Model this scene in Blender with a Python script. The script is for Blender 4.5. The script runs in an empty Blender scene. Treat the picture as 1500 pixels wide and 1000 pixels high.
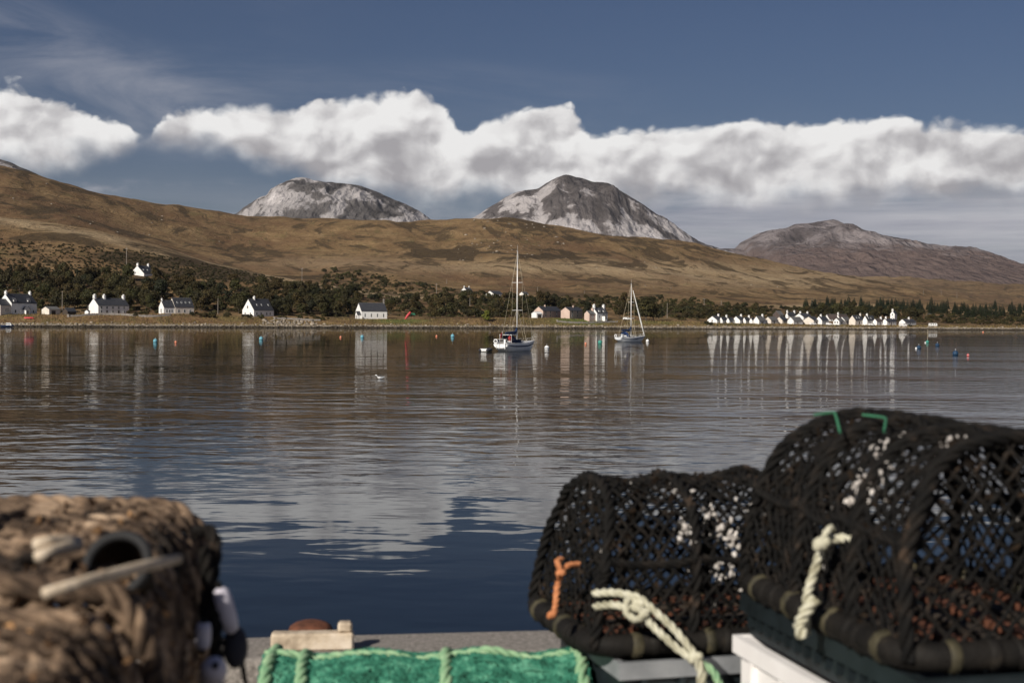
import bpy, bmesh, math, random
import numpy as np
from mathutils import Vector, Matrix, noise as mnoise
rng = np.random.default_rng(7); random.seed(7)
R = math.radians
scene = bpy.context.scene
COL = scene.collection

# ------------------------------------------------------------------ camera
H = 4.5; F = 2083.0                     # camera height over the sea, focal length in photo pixels
PITCH = math.atan(31/F); ROLL = math.atan(0.006)
cam_d = bpy.data.cameras.new('camera'); cam = bpy.data.objects.new('camera', cam_d); COL.objects.link(cam)
cam_d.sensor_width = 36; cam_d.lens = F/1500*36; cam_d.clip_start = 0.05; cam_d.clip_end = 60000
cam_m = Matrix.Translation((0, 0, H)) @ Matrix.Rotation(R(90)-PITCH, 4, 'X') @ Matrix.Rotation(ROLL, 4, 'Z')
cam.matrix_world = cam_m
cam_d.dof.use_dof = True; cam_d.dof.focus_distance = 260; cam_d.dof.aperture_fstop = 6.3
scene.camera = cam

# ------------------------------------------------------------------ exposure, light
scene.view_settings.view_transform = 'Standard'; scene.view_settings.look = 'None'
scene.view_settings.exposure = 0.0; scene.view_settings.gamma = 1.0
scene.cycles.max_bounces = 6; scene.cycles.volume_bounces = 0; scene.cycles.transparent_max_bounces = 12
scene.cycles.sample_clamp_indirect = 6; scene.cycles.use_denoising = True
SUN_AZ = R(215); SUN_EL = R(31)          # azimuth clockwise from +Y
sun_dir = Vector((math.sin(SUN_AZ)*math.cos(SUN_EL), math.cos(SUN_AZ)*math.cos(SUN_EL), math.sin(SUN_EL)))
sd = bpy.data.lights.new('sun', 'SUN'); sd.energy = 5.0; sd.angle = R(0.5); sd.color = (1.0, 0.93, 0.83)
so = bpy.data.objects.new('sun', sd); COL.objects.link(so)
so.rotation_euler = (-sun_dir).to_track_quat('-Z', 'Y').to_euler()

# ------------------------------------------------------------------ node helpers
class NT:
    def __init__(s, tree): s.t = tree; s.n = tree.nodes; s.l = tree.links
    def node(s, typ, **kw):
        n = s.n.new(typ)
        for k, v in kw.items():
            if k.startswith('i_'):
                k2 = k[2:]; s.set(n.inputs[int(k2) if k2.isdigit() else k2.replace('_', ' ')], v)
            else: setattr(n, k, v)
        return n
    def set(s, sock, v):
        if isinstance(v, bpy.types.NodeSocket): s.l.new(v, sock)
        elif isinstance(v, bpy.types.Node): s.l.new(v.outputs[0], sock)
        else:
            if hasattr(sock.default_value, '__len__') and isinstance(v, (tuple, list)) and len(sock.default_value) == 4 and len(v) == 3: v = (*v, 1)
            sock.default_value = v
    def math(s, op, a, b=None, c=None, clamp=False):
        n = s.n.new('ShaderNodeMath'); n.operation = op; n.use_clamp = clamp
        for i, v in enumerate((a, b, c)):
            if v is not None: s.set(n.inputs[i], v)
        return n.outputs[0]
    def add(s, a, b): return s.math('ADD', a, b)
    def sub(s, a, b): return s.math('SUBTRACT', a, b)
    def mul(s, a, b): return s.math('MULTIPLY', a, b)
    def sm(s, v, a, b, o0=0.0, o1=1.0):
        n = s.n.new('ShaderNodeMapRange'); n.interpolation_type = 'SMOOTHSTEP'
        for i, x in enumerate((v, a, b, o0, o1)): s.set(n.inputs[i], x)
        return n.outputs[0]
    def lin(s, v, a, b, o0=0.0, o1=1.0):
        n = s.n.new('ShaderNodeMapRange')
        for i, x in enumerate((v, a, b, o0, o1)): s.set(n.inputs[i], x)
        return n.outputs[0]
    def mix(s, f, a, b, blend='MIX'):
        n = s.n.new('ShaderNodeMix'); n.data_type = 'RGBA'; n.blend_type = blend
        s.set(n.inputs[0], f); s.set(n.inputs[6], a); s.set(n.inputs[7], b)
        return n.outputs[2]
    def noise(s, vec, scale, detail=3, rough=0.55, lac=2.0, dist=0.0, d='3D', out=0):
        n = s.n.new('ShaderNodeTexNoise'); n.noise_dimensions = d
        if vec is not None: s.set(n.inputs['Vector'], vec)
        for k, v in (('Scale', scale), ('Detail', detail), ('Roughness', rough), ('Lacunarity', lac), ('Distortion', dist)): s.set(n.inputs[k], v)
        return n.outputs[out]
    def voro(s, vec, scale, feature='F1', smooth=0.5):
        n = s.n.new('ShaderNodeTexVoronoi'); n.feature = feature; n.voronoi_dimensions = '2D'
        s.set(n.inputs['Vector'], vec); s.set(n.inputs['Scale'], scale)
        if feature == 'SMOOTH_F1': s.set(n.inputs['Smoothness'], smooth)
        return n.outputs['Distance']
    def comb(s, x, y, z):
        n = s.n.new('ShaderNodeCombineXYZ')
        for i, v in enumerate((x, y, z)): s.set(n.inputs[i], v)
        return n.outputs[0]
    def sep(s, v):
        n = s.n.new('ShaderNodeSeparateXYZ'); s.set(n.inputs[0], v); return n.outputs
    def vmap(s, v, scale=(1, 1, 1), loc=(0, 0, 0), rot=(0, 0, 0)):
        n = s.n.new('ShaderNodeMapping'); s.set(n.inputs[0], v)
        n.inputs[1].default_value = loc; n.inputs[2].default_value = rot; n.inputs[3].default_value = scale
        return n.outputs[0]
    def ramp(s, f, stops, interp='LINEAR'):
        n = s.n.new('ShaderNodeValToRGB'); cr = n.color_ramp; cr.interpolation = interp
        while len(cr.elements) < len(stops): cr.elements.new(0.5)
        for e, (p, c) in zip(cr.elements, stops): e.position = p; e.color = (*c, 1) if len(c) == 3 else c
        s.set(n.inputs[0], f); return n.outputs[0]
    def curve(s, v, pts):
        n = s.n.new('ShaderNodeFloatCurve'); c = n.mapping.curves[0]; n.mapping.use_clip = False; n.mapping.extend = 'HORIZONTAL'
        while len(c.points) < len(pts): c.points.new(0.5, 0.5)
        for p, (a, b) in zip(c.points, pts): p.location = (a, b); p.handle_type = 'AUTO'
        n.mapping.update(); s.set(n.inputs['Value'], v); return n.outputs[0]

# ------------------------------------------------------------------ world: Nishita sky + cumulus bank + stratus + cirrus
world = bpy.data.worlds.new('World'); scene.world = world; world.use_nodes = True
W = NT(world.node_tree); W.n.clear()
sky = W.node('ShaderNodeTexSky', sky_type='NISHITA'); sky.sun_disc = False
sky.sun_elevation = SUN_EL; sky.sun_rotation = SUN_AZ; sky.altitude = 0; sky.air_density = 1.0; sky.dust_density = 0.35; sky.ozone_density = 2.0
dirv = W.node('ShaderNodeTexCoord').outputs['Generated']
dx, dy, dz = W.sep(dirv)
az = W.math('ARCTAN2', dx, dy); el = W.math('ARCSINE', dz)
U = W.mul(az, F); V = W.mul(el, F)              # degrees of arc counted in photo pixels
def az_of(x): return math.atan((x-750)/F)*F
def el_of(y): return (467-y)
TOP = [(-300,190),(-150,170),(0,158),(60,168),(130,184),(190,206),(205,222),(222,214),(234,184),(250,172),(300,165),(370,166),(430,166),(470,151),(520,144),(580,138),(622,145),(648,160),(664,180),(676,203),(688,203),(700,184),(722,174),(760,163),(800,158),(836,168),(858,192),(872,202),(900,191),(950,186),(1000,185),(1060,180),(1110,172),(1160,181),(1250,182),(1320,186),(1400,193),(1500,205),(1620,190),(1750,215)]
BOT = [(-300,240),(0,248),(100,243),(165,230),(195,218),(212,204),(236,212),(330,222),(390,240),(450,254),(550,272),(650,283),(750,281),(850,278),(950,277),(1050,284),(1150,281),(1250,279),(1400,279),(1500,275),(1750,280)]
AZR = 1100.0
def cpts(L): return [((az_of(x)+AZR)/(2*AZR), el_of(y)/400.0) for x, y in L]
un = W.math('DIVIDE', W.add(U, AZR), 2*AZR)
topc = W.mul(W.curve(un, cpts(TOP)), 400.0)
botc = W.mul(W.curve(un, cpts(BOT)), 400.0)
P0 = W.comb(W.mul(U, 0.01), W.mul(V, 0.0125), 3.7)
warp = W.noise(P0, 0.9, 3, 0.5, out=1)
vm = W.node('ShaderNodeVectorMath', operation='SCALE'); W.set(vm.inputs[0], warp); vm.inputs['Scale'].default_value = 0.55
va = W.node('ShaderNodeVectorMath', operation='ADD'); W.set(va.inputs[0], P0); W.set(va.inputs[1], vm.outputs[0])
def billow(off):
    vo = W.node('ShaderNodeVectorMath', operation='ADD'); W.set(vo.inputs[0], va.outputs[0]); vo.inputs[1].default_value = off
    p = vo.outputs[0]
    a = W.voro(p, 1.5, 'SMOOTH_F1', 0.35)
    b = W.voro(p, 3.6, 'SMOOTH_F1', 0.35)
    c = W.noise(p, 2.2, 5, 0.56, d='2D')
    s1 = W.mul(W.sub(0.62, a), 0.9); s2 = W.mul(W.sub(0.5, b), 0.36); s3 = W.mul(W.sub(c, 0.5), 1.15)
    return W.add(W.add(s1, s2), s3)
b0 = billow((0, 0, 0)); b1 = billow((-0.07, 0.11, 0))
def heap(off):
    """coarse heaped relief used for the light and shade of the cumulus"""
    vo = W.node('ShaderNodeVectorMath', operation='ADD'); W.set(vo.inputs[0], va.outputs[0]); vo.inputs[1].default_value = off
    p = vo.outputs[0]
    a = W.voro(p, 0.95, 'SMOOTH_F1', 0.55); b = W.voro(p, 2.3, 'SMOOTH_F1', 0.45); c = W.noise(p, 1.2, 4, 0.5, d='2D')
    return W.add(W.add(W.mul(W.sub(0.6, a), 1.0), W.mul(W.sub(0.5, b), 0.42)), W.mul(W.sub(c, 0.5), 0.9))
h0 = heap((0, 0, 0)); h1 = heap((-0.11, 0.17, 0)); h2 = heap((-0.26, 0.40, 0))
st = W.sub(topc, V); sb = W.sub(V, botc)
# crisp heaped tops, soft flat bases
et = W.add(W.sub(st, 3.0), W.add(W.add(W.mul(b0, 19.0), W.mul(W.sub(0.45, W.voro(va.outputs[0], 7.0, 'F1')), 7.0)), W.mul(h0, 15.0)))
at = W.sm(et, -2.0, W.lin(W.noise(P0, 1.1, 3, 0.5), 0.3, 0.7, 5.0, 22.0))
soft = W.noise(P0, 1.2, 5, 0.5)
ab = W.sm(W.add(sb, W.mul(W.sub(soft, 0.5), 80.0)), -32.0, 18.0)
alpha = W.mul(at, ab)
holes = W.sm(W.noise(P0, 0.55, 4, 0.5), 0.16, 0.30)
alpha = W.mul(alpha, holes)
hgt = W.math('DIVIDE', sb, W.math('MAXIMUM', W.sub(topc, botc), 20.0))
rel = W.add(W.add(W.mul(W.sub(h0, h1), 1.5), W.mul(W.sub(h0, h2), 0.9)), W.mul(W.sub(b0, b1), 0.75))
big = W.noise(W.comb(W.mul(U, 0.0055), W.mul(V, 0.0100), 9.1), 1.0, 2, 0.4)
rimg = W.sm(et, 30.0, 3.0)
shade = W.add(W.add(W.mul(W.sm(hgt, -0.15, 0.85), 0.34), 0.36), W.add(W.mul(rel, 0.60), W.add(W.mul(W.sub(big, 0.5), 0.50), W.mul(rimg, 0.14))))
ccol = W.ramp(shade, [(0.0, (0.38, 0.365, 0.38)), (0.25, (0.48, 0.465, 0.475)), (0.50, (0.61, 0.595, 0.60)), (0.75, (0.78, 0.765, 0.76)), (1.0, (0.88, 0.87, 0.86))])
# low stratus sheets, thicker towards +X
sv = W.noise(W.comb(W.mul(U, 0.0022), W.mul(V, 0.028), 1.3), 1.0, 5, 0.6, dist=0.4)
sreg = W.mul(W.sm(W.add(U, W.mul(W.sub(sv, .5), 500)), -60, 330), W.sm(V, 215, 165))
sreg = W.math('MAXIMUM', sreg, W.mul(W.sm(V, 225, 130), 0.33))
stra = W.mul(sreg, W.sm(sv, 0.26, 0.62, 0.30, 1.0))
scol = W.ramp(W.noise(W.comb(W.mul(U, 0.003), W.mul(V, 0.05), 4.3), 1.0, 4, 0.6), [(0.3, (0.33, 0.33, 0.39)), (0.7, (0.55, 0.54, 0.57))])
# small low fragments over the left shoulder
fr = W.mul(W.sm(W.noise(W.comb(W.mul(U, 0.011), W.mul(V, 0.024), 7.7), 1.0, 5, 0.55), 0.50, 0.72), W.mul(W.sm(V, 120, 150), W.sm(V, 205, 178)))
# cirrus
rot = R(-17)
cu = W.add(W.mul(U, math.cos(rot)), W.mul(V, -math.sin(rot))); cv = W.add(W.mul(U, math.sin(rot)), W.mul(V, math.cos(rot)))
ci = W.noise(W.comb(W.mul(cu, 0.0032), W.mul(V, 0.011), 2.2), 1.0, 7, 0.62, dist=0.9)
ci2 = W.noise(W.comb(W.mul(U, 0.0016), W.mul(V, 0.005), 5.2), 1.0, 2, 0.5)
line = W.sub(V, W.add(W.mul(U, -0.30), 150.0))           # a long diagonal streak
cband = W.mul(W.sm(W.math('ABSOLUTE', W.sub(line, 10.0)), 95.0, 10.0), W.sm(U, -330.0, -520.0))
cgen = W.mul(W.sm(ci2, 0.48, 0.75), 0.45)
cir = W.mul(W.sm(ci, 0.33, 0.80), W.math('ADD', W.mul(cband, 0.85), cgen, clamp=True))
cir = W.mul(cir, W.sm(V, 150, 230))
hs = W.node('ShaderNodeHueSaturation', i_Saturation=1.0, i_Value=1.0); W.set(hs.inputs['Color'], sky.outputs[0])
sk = W.mix(1.0, hs.outputs[0], (0.0238, 0.0252, 0.0325), 'MULTIPLY')
sk = W.mix(W.mul(cir, 0.62), sk, (0.36, 0.37, 0.42))
sk = W.mix(W.mul(fr, 0.5), sk, (0.45, 0.44, 0.48))
sk = W.mix(W.mul(stra, 0.85), sk, scol)
sk = W.mix(alpha, sk, ccol)
bg = W.node('ShaderNodeBackground', i_Color=sk, i_Strength=1.0)
W.l.new(bg.outputs[0], W.node('ShaderNodeOutputWorld').inputs[0])
world.cycles.sampling_method = 'MANUAL'; world.cycles.sample_map_resolution = 1024

# ------------------------------------------------------------------ picture helpers: photo pixel + true distance -> place
def yh(x): return 469+0.006*(x-750)
_c, _s = math.cos(ROLL), math.sin(ROLL)
_rot = cam_m.to_3x3()
def P(x, y, Y):
    d = _rot @ Vector(((x-750)/F, (500-y)/F, -1.0))
    k = Y/d.y
    return Vector((d.x*k, Y, H+d.z*k))
_ri = _rot.transposed()
def proj(p):
    q = _ri @ (Vector(p)-Vector((0, 0, H)))
    return 750+F*q.x/-q.z, 500-F*q.y/-q.z
def zpx(x, y, Y): return P(x, y, Y).z
def interp(x, pts):
    a = np.array(pts, float); return np.interp(x, a[:, 0], a[:, 1])
def sinterp(x, pts):
    """smooth monotone (pchip) interpolation"""
    a = np.array(pts, float); xs, ys = a[:, 0], a[:, 1]; h = np.diff(xs); dl = np.diff(ys)/h
    m = np.zeros_like(xs); m[0], m[-1] = dl[0], dl[-1]
    for i in range(1, len(xs)-1):
        if dl[i-1]*dl[i] > 0:
            w1, w2 = 2*h[i]+h[i-1], h[i]+2*h[i-1]; m[i] = (w1+w2)/(w1/dl[i-1]+w2/dl[i])
    x = np.clip(x, xs[0], xs[-1]); i = np.clip(np.searchsorted(xs, x)-1, 0, len(h)-1)
    t = (x-xs[i])/h[i]
    return (2*t**3-3*t**2+1)*ys[i]+(t**3-2*t**2+t)*h[i]*m[i]+(-2*t**3+3*t**2)*ys[i+1]+(t**3-t**2)*h[i]*m[i+1]
# value noise in numpy
def vnoise(x, y, seed=0):
    xi = np.floor(x).astype(np.int64); yi = np.floor(y).astype(np.int64); xf = x-xi; yf = y-yi
    def hsh(a, b):
        n = (a*374761393+b*668265263+seed*974634777) & 0xffffffff
        n = ((n ^ (n >> 13))*1274126177) & 0xffffffff
        return ((n ^ (n >> 16)) & 0xffff)/65535.0
    u = xf*xf*xf*(xf*(xf*6-15)+10); v = yf*yf*yf*(yf*(yf*6-15)+10)
    a, b, c, d = hsh(xi, yi), hsh(xi+1, yi), hsh(xi, yi+1), hsh(xi+1, yi+1)
    return (a*(1-u)+b*u)*(1-v)+(c*(1-u)+d*u)*v
def fbm(x, y, oct=5, gain=0.5, seed=0, ridged=False):
    s = 0; a = 1; t = 0
    for o in range(oct):
        n = vnoise(x*2**o+o*17.3, y*2**o-o*9.1, seed+o)*2-1
        if ridged: n = 1-2*np.abs(n)
        s = s+a*n; t += a; a *= gain
    return s/t

# ------------------------------------------------------------------ object helpers
def tag(o, label=None, cat=None, group=None, kind=None):
    if label: o['label'] = label
    if cat: o['category'] = cat
    if group: o['group'] = group
    if kind: o['kind'] = kind
    return o
def mesh_obj(name, verts, faces, mat, parent=None, smooth=False, mats=None, midx=None):
    me = bpy.data.meshes.new(name)
    me.from_pydata([tuple(v) for v in verts], [], faces); me.update()
    if mats:
        for m in mats: me.materials.append(m)
        if midx is not None: me.polygons.foreach_set('material_index', np.array(midx, np.int32))
    elif mat: me.materials.append(mat)
    if smooth: me.polygons.foreach_set('use_smooth', np.ones(len(me.polygons), bool))
    o = bpy.data.objects.new(name, me); COL.objects.link(o)
    if parent: o.parent = parent
    return o
def np_mesh(name, V_, Fq, mat, parent=None, smooth=False):
    """fast builder: V_ (n,3), Fq (m,k)"""
    me = bpy.data.meshes.new(name); V_ = np.asarray(V_, np.float32); Fq = np.asarray(Fq, np.int32); k = Fq.shape[1]
    me.vertices.add(len(V_)); me.vertices.foreach_set('co', V_.ravel())
    me.loops.add(Fq.size); me.loops.foreach_set('vertex_index', Fq.ravel())
    me.polygons.add(len(Fq)); me.polygons.foreach_set('loop_start', np.arange(0, Fq.size, k, dtype=np.int32))
    try: me.polygons.foreach_set('loop_total', np.full(len(Fq), k, np.int32))
    except Exception: pass
    if smooth: me.polygons.foreach_set('use_smooth', np.ones(len(Fq), bool))
    me.update(calc_edges=True); me.validate()
    if mat: me.materials.append(mat)
    o = bpy.data.objects.new(name, me); COL.objects.link(o)
    if parent: o.parent = parent
    return o
def empty(name, loc=(0, 0, 0), rz=0.0, parent=None):
    o = bpy.data.objects.new(name, None); COL.objects.link(o); o.empty_display_size = 0.2
    o.location = loc; o.rotation_euler = (0, 0, rz)
    if parent: o.parent = parent
    return o
def copy_tree(o, parent=None):
    c = o.copy(); COL.objects.link(c)
    if parent: c.parent = parent
    for ch in list(o.children): copy_tree(ch, c)
    return c
class MB:
    """collects simple shapes into one mesh"""
    def __init__(s): s.v = []; s.f = []
    def add(s, v, f):
        n = len(s.v); s.v += [tuple(a) for a in v]; s.f += [tuple(i+n for i in q) for q in f]; return s
    def box(s, x0, x1, y0, y1, z0, z1):
        v = [(x, y, z) for z in (z0, z1) for y in (y0, y1) for x in (x0, x1)]
        return s.add(v, [(0, 2, 3, 1), (4, 5, 7, 6), (0, 1, 5, 4), (2, 6, 7, 3), (0, 4, 6, 2), (1, 3, 7, 5)])
    def tube(s, pts, r, n=6, caps=True):
        pts = [Vector(p) for p in pts]; m = len(pts)
        rr = list(r) if hasattr(r, '__len__') else [r]*m
        v = []; up = None
        for i, p in enumerate(pts):
            t = (pts[min(i+1, m-1)]-pts[max(i-1, 0)]).normalized()
            if up is None:
                up = Vector((0, 0, 1)) if abs(t.z) < 0.9 else Vector((1, 0, 0))
            up = (up-t*up.dot(t)); up = up.normalized() if up.length > 1e-6 else t.orthogonal().normalized()
            w = t.cross(up)
            for k in range(n):
                a = 2*math.pi*k/n; v.append(p+(up*math.cos(a)+w*math.sin(a))*rr[i])
        f = [(i*n+k, i*n+(k+1) % n, (i+1)*n+(k+1) % n, (i+1)*n+k) for i in range(m-1) for k in range(n)]
        if caps: f += [tuple(reversed(range(n))), tuple((m-1)*n+k for k in range(n))]
        return s.add(v, f)
    def prism(s, poly, axis, a, b):
        """extrude 2D polygon along axis 0/1/2 from a to b"""
        n = len(poly)
        def mk(p, t):
            q = list(p); q.insert(axis, t); return tuple(q)
        v = [mk(p, a) for p in poly]+[mk(p, b) for p in poly]
        f = [tuple(range(n))[::-1], tuple(range(n, 2*n))]+[(i, (i+1) % n, n+(i+1) % n, n+i) for i in range(n)]
        return s.add(v, f)
    def ball(s, c, r, n=10, m=6, sq=(1, 1, 1)):
        v = [(c[0], c[1], c[2]-r*sq[2])]
        for j in range(1, m):
            ph = -math.pi/2+math.pi*j/m
            v += [(c[0]+r*sq[0]*math.cos(ph)*math.cos(2*math.pi*k/n), c[1]+r*sq[1]*math.cos(ph)*math.sin(2*math.pi*k/n), c[2]+r*sq[2]*math.sin(ph)) for k in range(n)]
        v.append((c[0], c[1], c[2]+r*sq[2])); L = len(v)-1
        f = [(0, 1+(k+1) % n, 1+k) for k in range(n)]
        f += [(1+j*n+k, 1+j*n+(k+1) % n, 1+(j+1)*n+(k+1) % n, 1+(j+1)*n+k) for j in range(m-2) for k in range(n)]
        f += [(L, 1+(m-2)*n+k, 1+(m-2)*n+(k+1) % n) for k in range(n)]
        return s.add(v, f)
    def build(s, name, mat, parent=None, smooth=False, fix=True):
        o = mesh_obj(name, s.v, s.f, mat, parent, smooth)
        if fix:
            bm = bmesh.new(); bm.from_mesh(o.data); bmesh.ops.recalc_face_normals(bm, faces=bm.faces); bm.to_mesh(o.data); bm.free()
        return o

# ------------------------------------------------------------------ materials
MATS = {}
def pmat(name, stops, scale=5.0, detail=4, rough=0.8, bump=0.0, bscale=None, stretch=(1, 1, 1), spec=0.3, island=0.0, obj_rand=0.0, metal=0.0, transl=0.0, noise_rough=0.6, coords='Object', dist=0.0):
    """procedural material: noise-mixed colour ramp, optional bump and per-piece / per-object variation"""
    m = bpy.data.materials.new(name); m.use_nodes = True; t = NT(m.node_tree); t.n.clear()
    tc = t.node('ShaderNodeTexCoord').outputs[coords]
    v = t.vmap(tc, stretch)
    n = t.noise(v, scale, detail, noise_rough, dist=dist)
    if len(stops) == 1: stops = [(0, stops[0]), (1, stops[0])]
    elif not isinstance(stops[0][1], (tuple, list)): stops = [(0.3+0.4*i/(len(stops)-1), c) for i, c in enumerate(stops)]
    c = t.ramp(n, stops)
    if island:
        ri = t.node('ShaderNodeNewGeometry').outputs['Random Per Island']
        c = t.mix(1.0, c, t.ramp(ri, [(0, (1-island,)*3), (1, (1+island,)*3)]), 'MULTIPLY')
    if obj_rand:
        ro = t.node('ShaderNodeObjectInfo').outputs['Random']
        c = t.mix(1.0, c, t.ramp(ro, [(0, (1-obj_rand, 1-obj_rand*.75, 1-obj_rand*.7)), (0.5, (1+obj_rand*.5, 1, 1-obj_rand*.4)), (1, (1+obj_rand, 1+obj_rand, 1+obj_rand*.3))]), 'MULTIPLY')
    p = t.node('ShaderNodeBsdfPrincipled', i_Base_Color=c, i_Roughness=rough, i_Metallic=metal)
    p.inputs['Specular IOR Level'].default_value = spec
    if bump:
        b = t.node('ShaderNodeBump', i_Distance=bump); b.inputs['Strength'].default_value = 1.0
        t.set(b.inputs['Height'], t.noise(v, bscale or scale*3, 5, 0.6)); t.l.new(b.outputs[0], p.inputs['Normal'])
    out = t.node('ShaderNodeOutputMaterial')
    if transl:
        tr = t.node('ShaderNodeBsdfTranslucent', i_Color=c); mx = t.node('ShaderNodeMixShader'); mx.inputs[0].default_value = transl
        t.l.new(p.outputs[0], mx.inputs[1]); t.l.new(tr.outputs[0], mx.inputs[2]); t.l.new(mx.outputs[0], out.inputs[0])
    else: t.l.new(p.outputs[0], out.inputs[0])
    MATS[name] = m; return m
# ================================================================== SETTING: sea, hillside, mountains
SHORE = [(-900, 560), (-200, 640), (100, 665), (300, 690), (590, 735), (880, 790), (1120, 845), (1400, 905), (1600, 960), (2400, 1250)]
def S(x): return sinterp(np.asarray(x, float), SHORE)
YB = [(-200, 459), (0, 460.5), (160, 460.5), (260, 460), (330, 464), (380, 466), (545, 468), (650, 468), (800, 466), (880, 468.5), (1000, 471), (1050, 473.2), (1120, 474), (1200, 475.5), (1290, 476.5), (1400, 477.5), (1500, 478), (1700, 479)]
Y200 = [(-300, 390), (0, 398), (210, 405.5), (330, 413), (430, 424), (520, 434), (620, 441), (700, 440), (800, 443), (900, 447), (1030, 447), (1110, 455), (1200, 461), (1300, 463), (1400, 464), (1500, 466), (1700, 468)]
YSPUR = [(-300, 285), (0, 318), (80, 328), (150, 342), (230, 362), (300, 382), (380, 400), (430, 410), (520, 424), (600, 434), (660, 432), (760, 425), (900, 432), (1030, 436), (1120, 446), (1200, 450), (1300, 452), (1400, 455), (1500, 458), (1700, 463)]
YDIP = [(-300, 290), (0, 322), (150, 348), (300, 386), (380, 401), (430, 404), (520, 402), (600, 404), (700, 414), (800, 415), (900, 416), (1030, 426), (1200, 439), (1300, 443), (1400, 448), (1500, 452), (1700, 458)]
YMID = [(-300, 262), (0, 288), (100, 315), (200, 340), (300, 360), (380, 372), (470, 372), (560, 370), (650, 369), (740, 366), (800, 372), (900, 385), (1000, 395), (1100, 410), (1200, 424), (1300, 434), (1400, 444), (1500, 449), (1700, 455)]
YRIDGE = [(-300, 215), (-60, 236), (0, 248), (60, 262), (130, 283), (200, 296), (240, 304), (250, 303), (300, 311), (380, 318), (470, 321), (560, 325), (640, 326), (700, 322), (740, 321), (800, 330), (870, 342), (950, 349), (1010, 356), (1060, 368), (1120, 381), (1200, 397), (1300, 416), (1400, 435), (1450, 445), (1520, 450), (1700, 455)]
YFAR = [(-300, 330), (900, 380), (1050, 395), (1120, 400), (1200, 404), (1300, 408), (1400, 412), (1500, 418), (1700, 430)]
RID = [(-300, 1500), (0, 1500), (380, 1750), (740, 1700), (1000, 1750), (1200, 1700), (1500, 1500), (1700, 1500)]
xs = np.concatenate([np.arange(-900, -40, 20), np.arange(-40, 1540, 2.5), np.arange(1540, 2401, 20)]).astype(float)
offs = np.concatenate([np.arange(-40, 12, 2), np.arange(12, 60, 1.5), np.arange(60, 250, 4), np.arange(250, 900, 10), np.arange(900, 2200, 20), np.arange(2200, 6600, 130)]).astype(float)
Sx = S(xs)
def zrow(x, yv, D): return H-(yv-yh(x))/F*D
zc = lambda pts, off: zrow(xs, sinterp(xs, pts), Sx+off)
offR = sinterp(xs, RID)
Z = np.zeros((len(xs), len(offs)))
lines = [zc(YB, 34), zc(YB, 34)+0.8, zc(Y200, 200), zc(YSPUR, 470), zc(YDIP, 720), None, None, None]
zmid = zrow(xs, sinterp(xs, YMID), Sx+offR*0.72); zrid = zrow(xs, sinterp(xs, YRIDGE), Sx+offR); zfar = zrow(xs, sinterp(xs, YFAR), Sx+4300)
for i, x in enumerate(xs):
    zb = max(lines[0][i], 1.6)
    pts = [(-40, -3.5), (-6, -0.8), (0, 0.0), (9, 0.9), (16, 1.6), (33, zb), (48, zb+0.25), (200, lines[2][i]), (470, lines[3][i]), (720, lines[4][i]), (offR[i]*0.72, zmid[i]), (offR[i], zrid[i]), (offR[i]+500, min(zrid[i]*0.8, zrid[i]-25)), (4300, min(zfar[i], zrid[i]*1.0) if x < 1000 else zfar[i]), (6700, zfar[i]*1.1)]
    Z[i] = sinterp(offs, pts)
XX = (xs[:, None]-750)/F*(Sx[:, None]+offs[None, :]); YY = Sx[:, None]+offs[None, :]
amp = np.interp(offs, [0, 8, 20, 34, 60, 120, 250, 600, 1000, 1500, 2500, 6000], [0.12, 0.35, 0.25, 0.12, 0.5, 1.2, 2.5, 6, 9, 8, 14, 20])[None, :]
Z += amp*(0.75*fbm(XX/190, YY/190, 5, 0.5, 3)+0.35*fbm(XX/45, YY/45, 4, 0.5, 9))
Z += np.interp(offs, [0, 3, 14, 30], [0, 0.45, 0.35, 0])[None, :]*fbm(XX/7, YY/7, 3, 0.6, 21)
# gullies running down the mid slope
gul = np.interp(offs, [250, 500, 900, 1500, 2300], [0, 3, 10, 6, 0])[None, :]*np.minimum(0, fbm(XX/230+YY/900, YY/1400, 3, 0.5, 33, True)-0.35)
Z += gul*1.4
def gz(x, D):
    o = D-float(S(x)); i = np.clip(np.searchsorted(xs, x)-1, 0, len(xs)-2); j = np.clip(np.searchsorted(offs, o)-1, 0, len(offs)-2)
    a = (x-xs[i])/(xs[i+1]-xs[i]); b = (o-offs[j])/(offs[j+1]-offs[j])
    return float((Z[i, j]*(1-a)+Z[i+1, j]*a)*(1-b)+(Z[i, j+1]*(1-a)+Z[i+1, j+1]*a)*b)
def ground_hit(x, y, dmin=None, dmax=2600):
    """where the sight line through photo pixel (x,y) first meets the hillside"""
    s0 = float(S(x)); o = dmin if dmin is not None else 4.0
    while o < dmax:
        D = s0+o; z = gz(x, D); yy = yh(x)+(H-z)/F*0+(H-z)*F/D
        if yy <= y: return Vector(((x-750)/F*D, D, z))
        o += 2.0 if o < 200 else 6.0
    D = s0+dmax; return Vector(((x-750)/F*D, D, gz(x, D)))
def ground_at(x, off):
    D = float(S(x))+off; return Vector(((x-750)/F*D, D, gz(x, D)))
def ground_xy(X, Y):
    x = 750+F*X/Y; return gz(x, Y)
nx, no = Z.shape
verts = np.stack([XX, YY, Z], -1).reshape(-1, 3)
ii, jj = np.meshgrid(np.arange(nx-1), np.arange(no-1), indexing='ij'); a = (ii*no+jj).ravel()
quads = np.stack([a, a+no, a+no+1, a+1], 1)
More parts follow.
